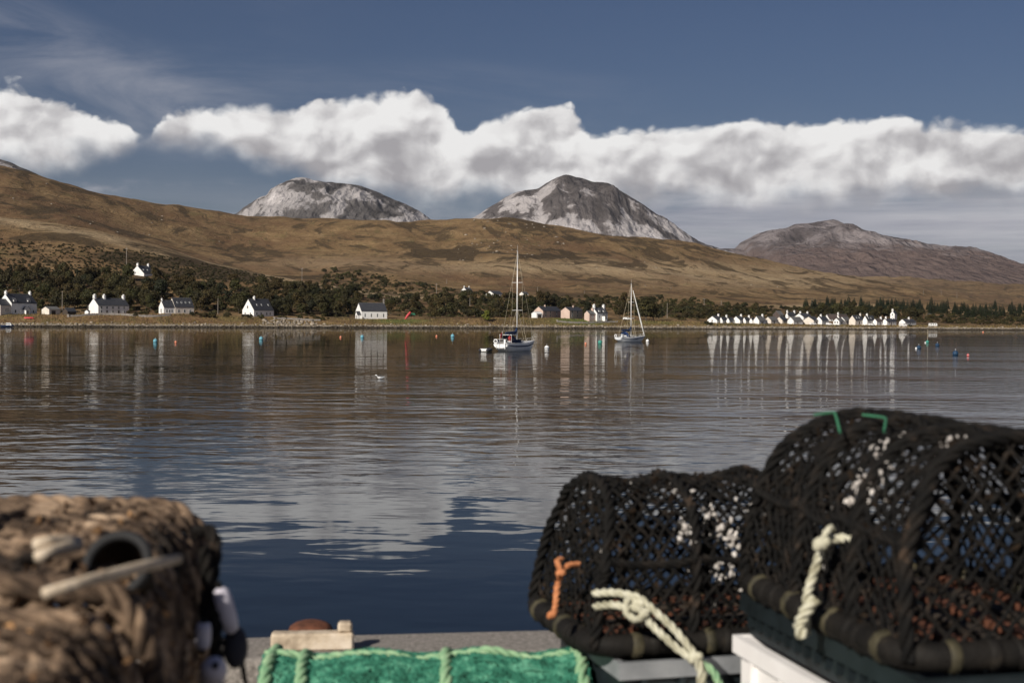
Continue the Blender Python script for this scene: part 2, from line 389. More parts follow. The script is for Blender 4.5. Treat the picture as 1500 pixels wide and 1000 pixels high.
# ---- ground colour masks (what grows where)
PXx = np.broadcast_to(xs[:, None], Z.shape); PXy = yh(PXx)+(H-Z)*F/YY; OFF = np.broadcast_to(offs[None, :], Z.shape)
def sm(v, a, b): t = np.clip((v-a)/(b-a), 0, 1); return t*t*(3-2*t)
nz1 = fbm(XX/120, YY/120, 4, 0.5, 51); nz2 = fbm(XX/35, YY/35, 4, 0.5, 52)
heath = np.zeros(Z.shape); pale = np.zeros(Z.shape); green = np.zeros(Z.shape)
heath += 0.9*sm(OFF, 120, 260)*sm(PXx, 480, 300)*sm(OFF, 520, 330)*sm(nz1, -0.25, 0.25)         # dark heather under the left spur
heath += 0.8*np.exp(-((PXx-690)/110)**2-((PXy-372)/16)**2)*sm(nz2, -0.35, 0.2)
heath += 0.9*np.exp(-((PXx-640)/38)**2-((PXy-371)/7)**2)
heath += 0.9*np.exp(-((PXx-840)/75)**2-((PXy-372)/10)**2)*sm(nz2, -0.4, 0.2)
heath += 0.8*np.exp(-((PXx-860)/120)**2-((PXy-348)/9)**2)*sm(nz2, -0.3, 0.3)
heath += 0.7*np.exp(-((PXx-60)/70)**2-((PXy-308)/9)**2)
heath += 0.7*sm(OFF, 480, 600)*sm(OFF, 900, 720)*sm(PXx, 620, 500)*sm(nz2, -0.2, 0.3)
heath += 0.35*sm(PXx, 1180, 1330)*sm(OFF, 2000, 2400)
pale += 0.85*np.exp(-((PXy-np.interp(PXx, [0, 150, 300, 430, 520, 650], [322, 347, 387, 412, 428, 439]))/7.0)**2)*sm(PXx, 690, 600)*sm(OFF, 180, 260)*sm(OFF, 560, 480)
pale += 0.9*np.exp(-((PXx-1215)/85)**4-((PXy-449)/3.5)**2)
pale += 0.6*np.exp(-((PXx-1420)/60)**4-((PXy-456)/3.0)**2)
pale += 0.55*np.exp(-((PXx-1000)/260)**2-((PXy-np.interp(PXx,[700,1000,1300],[385,396,428]))/16)**2)*sm(nz2,-.5,.3)+0.55*np.exp(-((PXx-760)/190)**2-((PXy-392)/9)**2)+0.5*np.exp(-((PXx-1150)/220)**2-((PXy-405)/17)**2)+0.4*np.exp(-((PXx-480)/130)**2-((PXy-385)/10)**2)
green += 0.9*np.exp(-((PXx-590)/38)**4-((OFF-30)/9)**2)+0.9*np.exp(-((PXx-850)/45)**4-((OFF-30)/12)**2)+0.5*np.exp(-((PXx-960)/40)**4-((OFF-28)/8)**2)+0.25*sm(OFF, 14, 24)*sm(OFF, 60, 40)*sm(nz2, 0, .4)
cols = np.stack([np.clip(heath, 0, 1), np.clip(pale, 0, 1), np.clip(green, 0, 1), np.ones(Z.shape)], -1).reshape(-1, 4).astype(np.float32)

gm = bpy.data.materials.new('moor_ground'); gm.use_nodes = True; t = NT(gm.node_tree); t.n.clear()
tc = t.node('ShaderNodeTexCoord').outputs['Object']; px, py, pz = t.sep(tc)
msk = t.node('ShaderNodeAttribute', attribute_name='cover'); mr, mg_, mb = t.sep(msk.outputs['Vector'])
n300 = t.noise(tc, 1/260, 5, 0.6); n60 = t.noise(t.vmap(tc, (1, 1, 2)), 1/46, 6, 0.65, dist=0.6); n8 = t.noise(tc, 1/7, 5, 0.7); n1 = t.noise(tc, 0.9, 4, 0.7)
n25 = t.noise(t.vmap(tc, (1, 0.6, 1), loc=(50, 9, 3)), 1/20, 6, 0.7, dist=1.0)
g = t.ramp(t.add(t.mul(n60, 0.55), t.mul(n8, 0.45)), [(0.32, (0.085, 0.055, 0.028)), (0.44, (0.165, 0.104, 0.052)), (0.56, (0.25, 0.165, 0.082)), (0.70, (0.37, 0.265, 0.145))])
g = t.mix(t.sm(n300, 0.44, 0.62, 0, 0.65), g, (0.135, 0.075, 0.042))                     # red-brown bracken
g = t.mix(t.sm(n25, 0.52, 0.66, 0, 0.5), g, (0.115, 0.105, 0.042))                        # olive rushes
pg = t.ramp(n8, [(0.3, (0.32, 0.23, 0.13)), (0.7, (0.47, 0.36, 0.225))])
g = t.mix(t.mul(mg_, t.sm(n25, 0.25, 0.55, 0.45, 1)), g, pg)
hc = t.ramp(t.add(t.mul(n8, .6), t.mul(n1, .4)), [(0.3, (0.032, 0.026, 0.016)), (0.5, (0.075, 0.052, 0.028)), (0.7, (0.125, 0.085, 0.045))])
auto = t.mul(t.sm(t.noise(t.vmap(tc, (1, .45, 1), loc=(11, 4, 0)), 1/85, 6, 0.66, dist=1.8), 0.505, 0.58), 0.9)
auto = t.math('MAXIMUM', auto, t.mul(t.sm(t.noise(t.vmap(tc, (1, .35, 1), loc=(91, 14, 0)), 1/24, 5, 0.66, dist=1.2), 0.58, 0.66), 0.6))
hf = t.math('MAXIMUM', auto, t.sm(t.add(mr, t.mul(t.sub(n25, 0.5), 1.3)), 0.30, 0.62))
g = t.mix(t.mul(hf, t.sm(py, 730, 820)), g, hc)
g = t.mix(mb, g, t.ramp(n1, [(0.3, (0.085, 0.115, 0.03)), (0.7, (0.15, 0.17, 0.055))]))
# foreshore: wet dark weed, pale shingle, rough grass
zz = t.add(pz, t.mul(t.sub(n8, 0.5), 1.1)); zz = t.add(zz, t.mul(t.sub(n1, 0.5), 0.6))
shing = t.ramp(t.noise(tc, 1.6, 3, 0.7), [(0.3, (0.17, 0.135, 0.10)), (0.5, (0.33, 0.28, 0.22)), (0.7, (0.50, 0.44, 0.36))])
weed = t.ramp(n1, [(0.3, (0.022, 0.018, 0.012)), (0.7, (0.085, 0.062, 0.035))])
low = t.sm(py, 1400, 1200)
g = t.mix(t.mul(t.sm(zz, 2.1, 1.45), low), g, shing); g = t.mix(t.mul(t.sm(zz, 0.95, 0.60), low), g, weed)
pb = t.node('ShaderNodeBsdfPrincipled', i_Base_Color=g, i_Roughness=0.95); pb.inputs['Specular IOR Level'].default_value = 0.1
bp = t.node('ShaderNodeBump', i_Distance=1.0); bp.inputs['Strength'].default_value = 0.8
t.set(bp.inputs['Height'], t.add(t.mul(n8, 2.2), t.add(t.mul(n25, 5.0), t.mul(n1, 0.3)))); t.l.new(bp.outputs[0], pb.inputs['Normal'])
t.l.new(pb.outputs[0], t.node('ShaderNodeOutputMaterial').inputs[0])
hill = np_mesh('hillside', verts, quads, gm, smooth=True); tag(hill, 'brown moorland hillside rising behind the village shore', 'hillside', kind='structure')
ca = hill.data.color_attributes.new('cover', 'FLOAT_COLOR', 'POINT'); ca.data.foreach_set('color', cols.ravel())

# ------------------------------------------------------------------ sea
wm = bpy.data.materials.new('sea_water'); wm.use_nodes = True; t = NT(wm.node_tree); t.n.clear()
tc = t.node('ShaderNodeTexCoord').outputs['Object']
patch = t.noise(t.vmap(tc, (1, 0.45, 1)), 1/70, 3, 0.5)
X_, Y_, _z = t.sep(tc)
windy = t.sm(t.add(X_, t.mul(t.sub(patch, 0.5), 80)), -25, 70)            # a light breeze over the outer side of the bay
w1 = t.noise(t.vmap(tc, (1, 1.35, 1), rot=(0, 0, 0.15)), 0.42, 2, 0.45, dist=0.25)
w2 = t.noise(t.vmap(tc, (0.8, 1.7, 1), rot=(0, 0, -0.12)), 1.25, 2, 0.45, dist=0.3)
w3 = t.noise(t.vmap(tc, (0.7, 1.8, 1), rot=(0, 0, 0.06)), 4.5, 2, 0.5)
calm = t.sm(Y_, 20.0, 60.0, 0.12, 1.0)                                   # lee of the pier
slick = t.sm(t.noise(t.vmap(tc, (0.10, 1.0, 1), rot=(0, 0, 0.03)), 0.055, 3, 0.5), 0.50, 0.58)   # long smooth slicks and wakes
h = t.mul(w1, t.mul(t.sm(Y_, 26, 62, 0.022, 0.060), t.mul(t.sm(Y_, 330, 130, 0.45, 1.0), t.lin(slick, 0, 1, 1.0, 0.55))))
h = t.add(h, t.mul(t.mul(w2, 0.012), t.mul(calm, t.mul(t.sm(Y_, 330, 150, 0.5, 1.0), t.mul(t.lin(windy, 0, 1, 0.85, 1.9), t.lin(slick, 0, 1, 1.0, 0.45))))))
h = t.add(h, t.mul(t.mul(w3, 0.0018), t.mul(calm, t.mul(t.lin(windy, 0, 1, 0.40, 2.4), t.lin(slick, 0, 1, 1.0, 0.2)))))
# slow wake lines crossing the bay
wk = t.node('ShaderNodeTexWave', wave_type='BANDS', bands_direction='Y'); wk.inputs['Scale'].default_value = 0.085; wk.inputs['Distortion'].default_value = 1.2; wk.inputs['Detail'].default_value = 1.0; wk.inputs['Detail Scale'].default_value = 0.4
t.set(wk.inputs['Vector'], t.vmap(tc, (1, 1, 1), rot=(0, 0, 0.10)))
h = t.add(h, t.mul(wk.outputs[1], t.mul(0.006, t.mul(t.sm(patch, 0.4, 0.6), t.sm(Y_, 20, 45)))))
bp = t.node('ShaderNodeBump', i_Distance=1.0, i_Height=h); bp.inputs['Strength'].default_value = 1.0
if 'Filter Width' in bp.inputs: bp.inputs['Filter Width'].default_value = 0.04
# reflection seen through a polarised glare: a little less than the bare Fresnel mirror
fr = t.node('ShaderNodeFresnel', i_IOR=1.333); t.l.new(bp.outputs[0], fr.inputs['Normal'])
dfs = t.node('ShaderNodeBsdfDiffuse', i_Color=(0.006, 0.010, 0.015)); gls = t.node('ShaderNodeBsdfGlossy', i_Roughness=0.015); t.l.new(bp.outputs[0], gls.inputs['Normal'])
mx = t.node('ShaderNodeMixShader'); t.set(mx.inputs[0], t.mul(fr.outputs[0], 0.92)); t.l.new(dfs.outputs[0], mx.inputs[1]); t.l.new(gls.outputs[0], mx.inputs[2])
t.l.new(mx.outputs[0], t.node('ShaderNodeOutputMaterial').inputs[0])
sea = mesh_obj('sea', [(-6000, -3000, 0), (6000, -3000, 0), (6000, 1900, 0), (-6000, 1900, 0)], [(0, 1, 2, 3)], wm)
tag(sea, 'calm rippled sea of the sheltered bay', 'sea', kind='structure')

# ------------------------------------------------------------------ mountains
def mountain_mat(name, scree, rock, heath, thr, heath_z, amount=1.0, craggy=0.0):
    m = bpy.data.materials.new(name); m.use_nodes = True; t = NT(m.node_tree); t.n.clear()
    uv = t.node('ShaderNodeUVMap').outputs[0]; tc = t.node('ShaderNodeTexCoord').outputs['Object']; pz = t.sep(tc)[2]
    wv = t.noise(uv, 1.2, 4, 0.6, out=1); vs = t.node('ShaderNodeVectorMath', operation='SCALE'); t.set(vs.inputs[0], wv); vs.inputs['Scale'].default_value = 0.35
    va = t.node('ShaderNodeVectorMath', operation='ADD'); t.set(va.inputs[0], uv); t.set(va.inputs[1], vs.outputs[0]); uvw = va.outputs[0]
    st1 = t.noise(t.vmap(uvw, (1.2, 0.42, 1)), 1.5, 3, 0.5)      # broad fans of scree
    st2 = t.noise(t.vmap(uvw, (4.2, 0.45, 1)), 1.4, 3, 0.55)      # fine streaks down the fall line
    pat = t.noise(uv, 1.7, 5, 0.58, dist=0.6)
    f = t.add(t.add(t.mul(st1, 0.62), t.mul(st2, 0.26)), t.mul(pat, 0.26))
    c = t.ramp(f, [(thr-0.15, heath), (thr-0.03, rock), (thr-0.005, tuple(v*1.2 for v in rock)), (thr+0.02, tuple(v*.85 for v in scree)), (thr+0.10, scree), (thr+0.20, tuple(min(v*1.6, 0.66) for v in scree))])
    fine = t.noise(uv, 22, 6, 0.75)
    c = t.mix(1.0, c, t.ramp(fine, [(0.3, (0.78,)*3), (0.7, (1.2,)*3)]), 'MULTIPLY')
    hz = t.sm(t.add(pz, t.mul(t.sub(pat, 0.5), 260)), heath_z[1], heath_z[0])
    c = t.mix(hz, c, t.ramp(t.noise(tc, 1/90, 6, 0.65), [(0.3, (0.085, 0.060, 0.054)), (0.7, (0.175, 0.128, 0.110))]))
    p = t.node('ShaderNodeBsdfPrincipled', i_Base_Color=c, i_Roughness=0.95); p.inputs['Specular IOR Level'].default_value = 0.1
    b = t.node('ShaderNodeBump', i_Distance=1.0); b.inputs['Strength'].default_value = 1.0
    t.set(b.inputs['Height'], t.add(t.mul(t.noise(uv, 9, 5, 0.6), 8*amount), t.mul(t.noise(t.vmap(uvw, (3, .6, 1)), 2, 3, .5), 34*amount)))
    t.l.new(b.outputs[0], p.inputs['Normal']); t.l.new(p.outputs[0], t.node('ShaderNodeOutputMaterial').inputs[0])
    return m
def mountain(name, prof, D, half, base, mat, label, seed, gully=0.16, crag=10.0, step=1.6, power=1.15, lean=0.0):
    pr = np.array(prof, float); px = np.arange(pr[0, 0], pr[-1, 0], step); X0 = (px-750)/F*D
    # ridge height at the true distance, with small-scale crags
    def ridge(q): return H+(yh(q)-sinterp(q, prof))/F*D
    nv = 150; v = np.concatenate([-(np.linspace(1, 0, int(nv*0.72))**1.15), np.linspace(0, 1, int(nv*0.28)+1)[1:]])
    UU, VV = np.meshgrid(X0, v, indexing='ij'); PX = np.broadcast_to(px[:, None], UU.shape)
    sway = fbm(UU/420, VV*1.3, 4, 0.5, seed)*np.minimum(1, np.abs(VV)*3)
    rz = ridge(PX+sway*gully*420*F/D)
    zr = ridge(PX)
    w = np.clip(np.abs(VV)*2.2, 0, 1); rz = zr*(1-w)+rz*w
    g = 1-np.abs(VV)**power
    zz = base+(rz-base)*g
    ht = np.clip((rz-base)/400, 0.05, 1.6)
    zz += ht*np.minimum(1, np.abs(VV)*5)*(1-np.abs(VV))*(crag*6.0*fbm(UU/260, VV*half/620, 5, 0.52, seed+3, True)+crag*1.3*fbm(UU/60, VV*half/130, 4, 0.55, seed+5))
    zz += crag*0.35*fbm(UU/38, VV*half/60, 3, 0.6, seed+8)
    YYm = D+VV*half+0*UU
    XXm = UU*(YYm/D)**lean
    n1, n2 = zz.shape
    V3 = np.stack([XXm, YYm, zz], -1).reshape(-1, 3)
    ii, jj = np.meshgrid(np.arange(n1-1), np.arange(n2-1), indexing='ij'); a = (ii*n2+jj).ravel()
    o = np_mesh(name, V3, np.stack([a, a+n2, a+n2+1, a+1], 1), mat, smooth=True)
    uvl = o.data.uv_layers.new(name='UVMap'); li = np.empty(len(o.data.loops), np.int32); o.data.loops.foreach_get('vertex_index', li)
    # u runs along the ridge, v down the slope
    fall = np.abs(VV)*half*1.1
    uv = np.stack([UU/260+sway*0.0+seed, fall/260], -1).reshape(-1, 2)[li].astype(np.float32); uvl.data.foreach_set('uv', uv.ravel())
    return tag(o, label, 'mountain', kind='structure')
scr, rck, hth = (0.38, 0.355, 0.35), (0.105, 0.096, 0.092), (0.040, 0.035, 0.032)
mA = mountain_mat('quartzite_scree', scr, rck, hth, 0.578, (150, 330))
mB = mountain_mat('quartzite_scree_pale', (0.42, 0.39, 0.385), (0.105, 0.093, 0.090), (0.042, 0.036, 0.034), 0.570, (120, 300))
mC = mountain_mat('grey_crag', (0.23, 0.20, 0.198), (0.115, 0.097, 0.095), (0.055, 0.045, 0.043), 0.57, (330, 470), 1.5)
mountain('mountain', [(300, 345), (335, 328), (352, 313), (372, 299), (379, 290), (394, 285), (410, 272), (428, 262), (441, 260), (460, 265), (490, 268), (520, 271), (545, 279), (575, 292), (600, 302), (620, 314), (640, 329), (670, 345)], 7000, 1500, 120, mA, 'grey scree mountain with long right shoulder standing behind the moor', 11, crag=9)
mountain('mountain', [(640, 352), (672, 332), (690, 320), (705, 311), (725, 298), (745, 287), (762, 280), (785, 277), (800, 268), (816, 260), (830, 258), (850, 262), (870, 267), (888, 268), (905, 278), (930, 293), (950, 306), (975, 326), (1000, 343), (1025, 358), (1060, 369), (1120, 390)], 6300, 1500, 110, mB, 'tall pale scree cone, the highest mountain behind the yacht masts', 27, crag=9)
mountain('mountain', [(960, 400), (1040, 364), (1075, 364), (1083, 356), (1100, 347), (1115, 340), (1135, 336), (1150, 334), (1165, 328), (1185, 327), (1200, 324), (1220, 322), (1240, 330), (1265, 337), (1300, 347), (1330, 352), (1350, 357), (1370, 358), (1400, 368), (1440, 380), (1480, 386), (1530, 392), (1700, 420), (1900, 440)], 8600, 3000, 130, mC, 'lower craggy mauve mountain with broad heather skirts', 41, crag=9, gully=0.10, power=0.95)
mountain('mountain', [(-500, 235), (-300, 205), (-120, 215), (-30, 227), (0, 234), (15, 238), (30, 245), (50, 254), (90, 275), (130, 300)], 3600, 800, 120, mA, 'grey rocky hilltop just showing over the brown hillside', 63, crag=6)
# ================================================================== BUILDINGS
white = pmat('white_harling', [(0.25, (0.66, 0.65, 0.62)), (0.5, (0.78, 0.77, 0.75)), (0.8, (0.84, 0.83, 0.81))], 0.6, 5, 0.9, 0.02, 12, stretch=(1, 1, .4))
cream = pmat('cream_harling', [(0.25, (0.58, 0.52, 0.45)), (0.7, (0.72, 0.66, 0.58))], 0.6, 5, 0.9, 0.02, 12)
pink = pmat('pink_harling', [(0.25, (0.47, 0.35, 0.29)), (0.7, (0.60, 0.46, 0.39))], 0.5, 5, 0.9, 0.02, 12, stretch=(1, 1, .4))
slate = pmat('blue_slate', [(0.3, (0.028, 0.030, 0.036)), (0.5, (0.048, 0.050, 0.058)), (0.7, (0.075, 0.075, 0.080))], 1.3, 6, 0.55, 0.03, 4, stretch=(1, 1, 2.5))
brownroof = pmat('brown_tile', [(0.3, (0.060, 0.046, 0.042)), (0.7, (0.115, 0.085, 0.075))], 1.3, 5, 0.8, 0.03, 4)
greyroof = pmat('grey_tile', [(0.3, (0.10, 0.10, 0.10)), (0.7, (0.17, 0.165, 0.16))], 1.3, 5, 0.8, 0.03, 4)
glass = pmat('window_glass', [(0.02, 0.024, 0.03)], rough=0.08, spec=0.6)
frame_w = pmat('white_frame', [(0.70, 0.70, 0.68), (0.80, 0.80, 0.78)], 3, rough=0.6)
stone = pmat('grey_stone', [(0.3, (0.16, 0.145, 0.13)), (0.7, (0.33, 0.30, 0.27))], 1.8, 5, 0.9, 0.05)
darkwood = pmat('dark_timber', [(0.3, (0.035, 0.028, 0.022)), (0.7, (0.08, 0.06, 0.045))], 2, 4, 0.8, stretch=(1, 1, 6))
polewood = pmat('pole_timber', [(0.3, (0.22, 0.19, 0.16)), (0.7, (0.36, 0.32, 0.28))], 2, 4, 0.85, stretch=(1, 1, .1))
terra = pmat('clay_pot', [(0.42, 0.30, 0.22), (0.55, 0.42, 0.32)], 3, rough=0.8)
metal_g = pmat('galvanised', [(0.40, 0.41, 0.42), (0.55, 0.55, 0.56)], 4, rough=0.45, metal=0.6)
BL = pmat('rubber_black', [(0.015, 0.015, 0.016), (0.03, 0.03, 0.03)], 6, rough=0.7)
redp = pmat('red_paint', [(0.42, 0.035, 0.045), (0.58, 0.07, 0.08)], 2, rough=0.45)
greenp = pmat('green_sheet', [(0.03, 0.13, 0.07), (0.06, 0.22, 0.12)], 2, rough=0.6)

def window(parent, M, w, h, d=0.05, divs=1):
    """window whose local frame M has x right, y into the wall, z up, origin at sill centre"""
    fw = 0.09
    f = MB().box(-w/2-fw, w/2+fw, -d, 0.06, -fw, 0).box(-w/2-fw, w/2+fw, -d, 0.06, h, h+fw).box(-w/2-fw, -w/2, -d, 0.06, 0, h).box(w/2, w/2+fw, -d, 0.06, 0, h)
    for k in range(1, divs+1): f.box(-w/2, w/2, -d*.7, 0.03, h*k/(divs+1)-.03, h*k/(divs+1)+.03)
    o = f.build('window', frame_w, parent); o.matrix_local = M
    p = MB().box(-w/2, w/2, -0.012, 0.03, 0, h).build('pane', glass, o)
    return o
def door(parent, M, w=0.95, h=2.0, mat=None):
    o = MB().box(-w/2, w/2, -0.05, 0.04, 0, h).build('door', mat or darkwood, parent); o.matrix_local = M
    MB().ball((w*0.36, -0.08, 1.0), 0.05, 6, 4).build('handle', metal_g, o)
    return o
def MT(x, y, z, rz=0, rx=0): return Matrix.Translation((x, y, z)) @ Matrix.Rotation(rz, 4, 'Z') @ Matrix.Rotation(rx, 4, 'X')
def gable_block(parent, L, Wd, he, hr, wall, roof, x0=0, y0=0, chim=(), over=0.22, chs=1.0, base=-1.6, verge=0.12, nm='wall', chm=None):
    prof = [(y0, base), (y0+Wd, base), (y0+Wd, he), (y0+Wd/2, hr-0.05), (y0, he)]
    MB().prism(prof, 0, x0, x0+L).build(nm, wall, parent)
    sl = (hr-he)/(Wd/2); th = 0.16
    rf = MB()
    e0 = (y0-over, he-over*sl); pk = (y0+Wd/2, hr); e1 = (y0+Wd+over, he-over*sl)
    rf.prism([e0, pk, (pk[0], pk[1]+th), (e0[0], e0[1]+th)], 0, x0-verge, x0+L+verge)
    rf.prism([pk, e1, (e1[0], e1[1]+th), (pk[0], pk[1]+th)], 0, x0-verge+0.002, x0+L+verge-0.002)
    r = rf.build('roof', roof, parent)
    MB().prism([(y0+Wd/2-.16, hr+th-.06), (y0+Wd/2+.16, hr+th-.06), (y0+Wd/2, hr+th+.10)], 0, x0-verge-.02, x0+L+verge+.02).build('ridge_tiles', greyroof, r)
    for tq in chim:
        cx = x0+np.clip(tq*L, 0.45*chs, L-0.45*chs); c = MB()
        c.box(cx-.42*chs, cx+.42*chs, y0+Wd/2-.6*chs, y0+Wd/2+.6*chs, hr-1.0, hr+1.15*chs)
        ch = c.build('chimney', chm or wall, r)
        c = MB(); c.box(cx-.5*chs, cx+.5*chs, y0+Wd/2-.68*chs, y0+Wd/2+.68*chs, hr+1.15*chs, hr+1.32*chs)
        for q in (-.3, .3): c.tube([(cx, y0+Wd/2+q*chs, hr+1.3*chs), (cx, y0+Wd/2+q*chs, hr+1.85*chs)], [.16*chs, .13*chs], 8)
        # cap and pots join the stack mesh
        me = ch.data; bm = bmesh.new(); bm.from_mesh(me); tmp = c.build('tmp', wall); bm.from_mesh(tmp.data); bm.to_mesh(me); bm.free()
        bpy.data.objects.remove(tmp, do_unlink=True)
    return sl
def rooflights(parent, ts, L, Wd, he, hr, fy=0.45, w=0.8, h=1.1, x0=0, y0=0):
    sl = math.atan2(hr-he, Wd/2)
    for q in ts:
        M = Matrix.Translation((x0+q*L, y0+Wd/2*fy, he+(hr-he)*fy+0.16)) @ Matrix.Rotation(sl, 4, 'X')
        o = MB().box(-w/2, w/2, -h/2, h/2, -.05, .14).build('rooflight', frame_w, parent); o.matrix_local = M
        MB().box(-w/2+.08, w/2-.08, -h/2+.08, h/2-.08, .10, .155).build('pane', glass, o)
def dormer(parent, x, Wd, he, hr, wall, roof, fy=0.10, w=1.7, hh=1.5):
    y = Wd/2*fy; z = he+(hr-he)*fy-0.3; d = MB(); dep = Wd*0.34; hw = w/2
    d.prism([(x-hw, z), (x+hw, z), (x+hw, z+hh), (x, z+hh+w*.45), (x-hw, z+hh)], 1, y, y+dep)
    o = d.build('dormer', wall, parent); rr = MB(); q = 0.18
    rr.prism([(x-hw-q, z+hh-q*.9), (x, z+hh+w*.45), (x, z+hh+w*.45+.14), (x-hw-q, z+hh-q*.9+.14)], 1, y-.15, y+dep)
    rr.prism([(x, z+hh+w*.45), (x+hw+q, z+hh-q*.9), (x+hw+q, z+hh-q*.9+.14), (x, z+hh+w*.45+.14)], 1, y-.15, y+dep)
    rr.build('dormer_roof', roof, o)
    window(o, MT(x, y, z+.45), .9, 1.0)
def porch(parent, x, w, dep, he, hr, wall, roof):
    d = MB(); hw = w/2
    d.prism([(x-hw, -1.5), (x+hw, -1.5), (x+hw, he), (x, hr), (x-hw, he)], 1, -dep, 0.0)
    o = d.build('porch', wall, parent); rr = MB(); q = .2; s = (hr-he)/hw
    rr.prism([(x-hw-q, he-q*s), (x, hr), (x, hr+.14), (x-hw-q, he-q*s+.14)], 1, -dep-.15, -.01)
    rr.prism([(x, hr), (x+hw+q, he-q*s), (x+hw+q, he-q*s+.14), (x, hr+.14)], 1, -dep-.15, -.01)
    rr.build('porch_roof', roof, o)
    door(o, MT(x-hw*.15, -dep, 0), .9, 1.95)
def solve(xG, xL, xR, D, psi):
    kL, kR, kG = [(q-750)/F for q in (xL, xR, xG)]; c, s = math.cos(psi), math.sin(psi); X0 = kL*D
    return (kR*D-X0)/(c-kR*s), (X0-kG*D)/(s+kG*c)
def house(name, label, xG, xL, xR, yb, ye, yr, psi=30, D=None, wall=None, roof=None, chim=(), wins=(), gwins=(), rl=(), dorm=(), por=None, doors=(), group=None, Wfix=None, cat='house', chs=1.0, Lfix=None, over=.22, rlw=.8, wsize=(.95, 1.35), gw=(.8, 1.0)):
    if D is None: D = ground_hit(xL, yb, 14).y
    psi = R(psi); L, Wd = solve(xG, xL, xR, D, psi)
    if Wfix: Wd = Wfix
    if Lfix: L = Lfix
    base = P(xL, yb, D); he = (yb-ye)*D/F; Dr = D+Wd/2*math.cos(psi); xa = (xG+xL)/2
    hr = zpx(xa, yr, Dr)-base.z; hr = max(hr, he+Wd*0.22)
    o = empty(name, base, psi); tag(o, label, cat, group); wall = wall or white; roof = roof or slate
    sl = gable_block(o, L, Wd, he, hr, wall, roof, chim=chim, chs=chs, over=over)
    for (q, z) in wins:
        window(o, MT(q*L, 0, min(z, max(he-wsize[1]-.15, .3))), wsize[0], min(wsize[1], he*.55))
    for (q, z) in gwins: window(o, MT(0, Wd*(1-q), z, -math.pi/2), gw[0], gw[1])
    for q in doors: door(o, MT(q*L, 0, 0), .95, min(2.0, he*.8))
    if rl: rooflights(o, rl, L, Wd, he, hr, w=rlw)
    for q in dorm: dormer(o, q*L, Wd, he, hr, wall, roof)
    if por: porch(o, por[0]*L, por[1], por[2], por[3], por[4], wall, roof)
    HOUSES.append((base.x, base.y, max(L, Wd))); return o, L, Wd, he, hr
HOUSES = []
# ---- left shore
o, L, Wd, he, hr = house('white_house', 'white house with two dormers and small gabled porch above the rocky shore', -2, 17, 54, 460.5, 443.5, 430.5, 66, chim=(0, 1), wins=((.15, .9), (.86, .9)), dorm=(.16, .72), por=(.50, 2.9, 2.4, 2.4, 3.9), gwins=())
# lower wing on its gable end
gable_block(o, 7.0, Wd*.8, he*.78, hr*.74, cream, slate, x0=-7.0, y0=Wd*.05, nm='wing')
window(o, MT(-2.6, Wd*.05, 1.6), 2.6, 1.2)
sh = house('garage', 'small pale garage with dark door beside the dormered house', 61, 72, 88.5, 461, 453, 449.2, 56, roof=greyroof, wall=cream, cat='garage', doors=())[0]
door(sh, MT(2.6, 0, -.2), 2.4, 2.3)
house('shed', 'small dark timber shed between the garage and the three-chimney house', 93, 99, 112, 462, 456, 451.5, 54, wall=darkwood, roof=slate, cat='shed', Wfix=4)
o, L, Wd, he, hr = house('white_house', 'long white two-storey house with three chimneys on the shore', 130, 144, 189, 460, 447.2, 436.8, 52, chim=(0, .34, .98), wins=tuple((q, .8) for q in (.10, .47, .84))+tuple((q, 2.75) for q in (.10, .28, .47, .66, .84)), doors=(.28, .66), chs=1.25, wsize=(.9, 1.2))
house('outhouse', 'low white lean-to at the gable of the three-chimney house', 126, 129.5, 132, 459.5, 456, 454.3, 52, D=float(S(130))+36, cat='outhouse', Wfix=3)
o, L, Wd, he, hr = house('white_cottage', 'grey-fronted cottage with four rooflights and a lower lit wing', 247, 256.5, 284, 459.5, 449, 436.3, 44, wall=cream, roof=slate, rl=(.2, .42, .64, .86), wins=((.2, .8), (.5, .8), (.8, .8)))
gable_block(o, 6.2, Wd*.78, he*.95, hr*.82, white, slate, x0=-6.2-.15, y0=.35, nm='wing', chim=(0.0,), chs=.7)
for q in (-4.6, -3.0, -1.6): window(o, MT(q, .35, .8), .8, 1.3)
window(o, MT(-6.35, 3.0, .6, -math.pi/2), .9, 1.9)
house('white_house', 'white house with bright gable standing alone up the hill above the trees', 191, 211, 233, 405.5, 400.5, 389, 68, D=ground_hit(211, 405.5, 60).y, chim=(0.02, .72), rl=(.18, .45, .78), gwins=((.38, 2.2),), rlw=1.2, gw=(.7, .9))
o, L, Wd, he, hr = house('white_house', 'white cottage with steep slate roof and single chimney by the rock-strewn shore', 355, 372, 401, 464, 454, 438, 55, rl=(.28, .52, .86), wins=((.14, 1.0), (.36, 1.0), (.64, 1.0), (.82, 1.0)), gwins=((.45, 4.6), (.25, .9), (.7, .9)), chim=(.30,), gw=(.9, 1.3))
o, L, Wd, he, hr = house('chapel', 'white chapel with plain slate roof and small bellcote on green grass', 521, 529.5, 567, 467, 455.2, 443.8, 28, wins=(), cat='chapel')
for q in (.14, .38, .62, .86): window(o, MT(q*L, 0, 1.1), .62, 1.75)
b = MB(); b.box(L-.6, L+.1, Wd/2-.4, Wd/2+.4, hr-.8, hr+.9).box(L-.6, L-.42, Wd/2-.4, Wd/2+.4, hr+.9, hr+1.7).box(L-.1, L+.1, Wd/2-.4, Wd/2+.4, hr+.9, hr+1.7); b.prism([(L-.7, hr+1.7), (L+.2, hr+1.7), (L-.25, hr+2.4)], 1, Wd/2-.5, Wd/2+.5); b.build('bellcote', stone, o)
gable_block(o, 2.2, 3.0, 2.4, 4.0, white, slate, x0=-2.2, y0=.6, nm='vestibule')
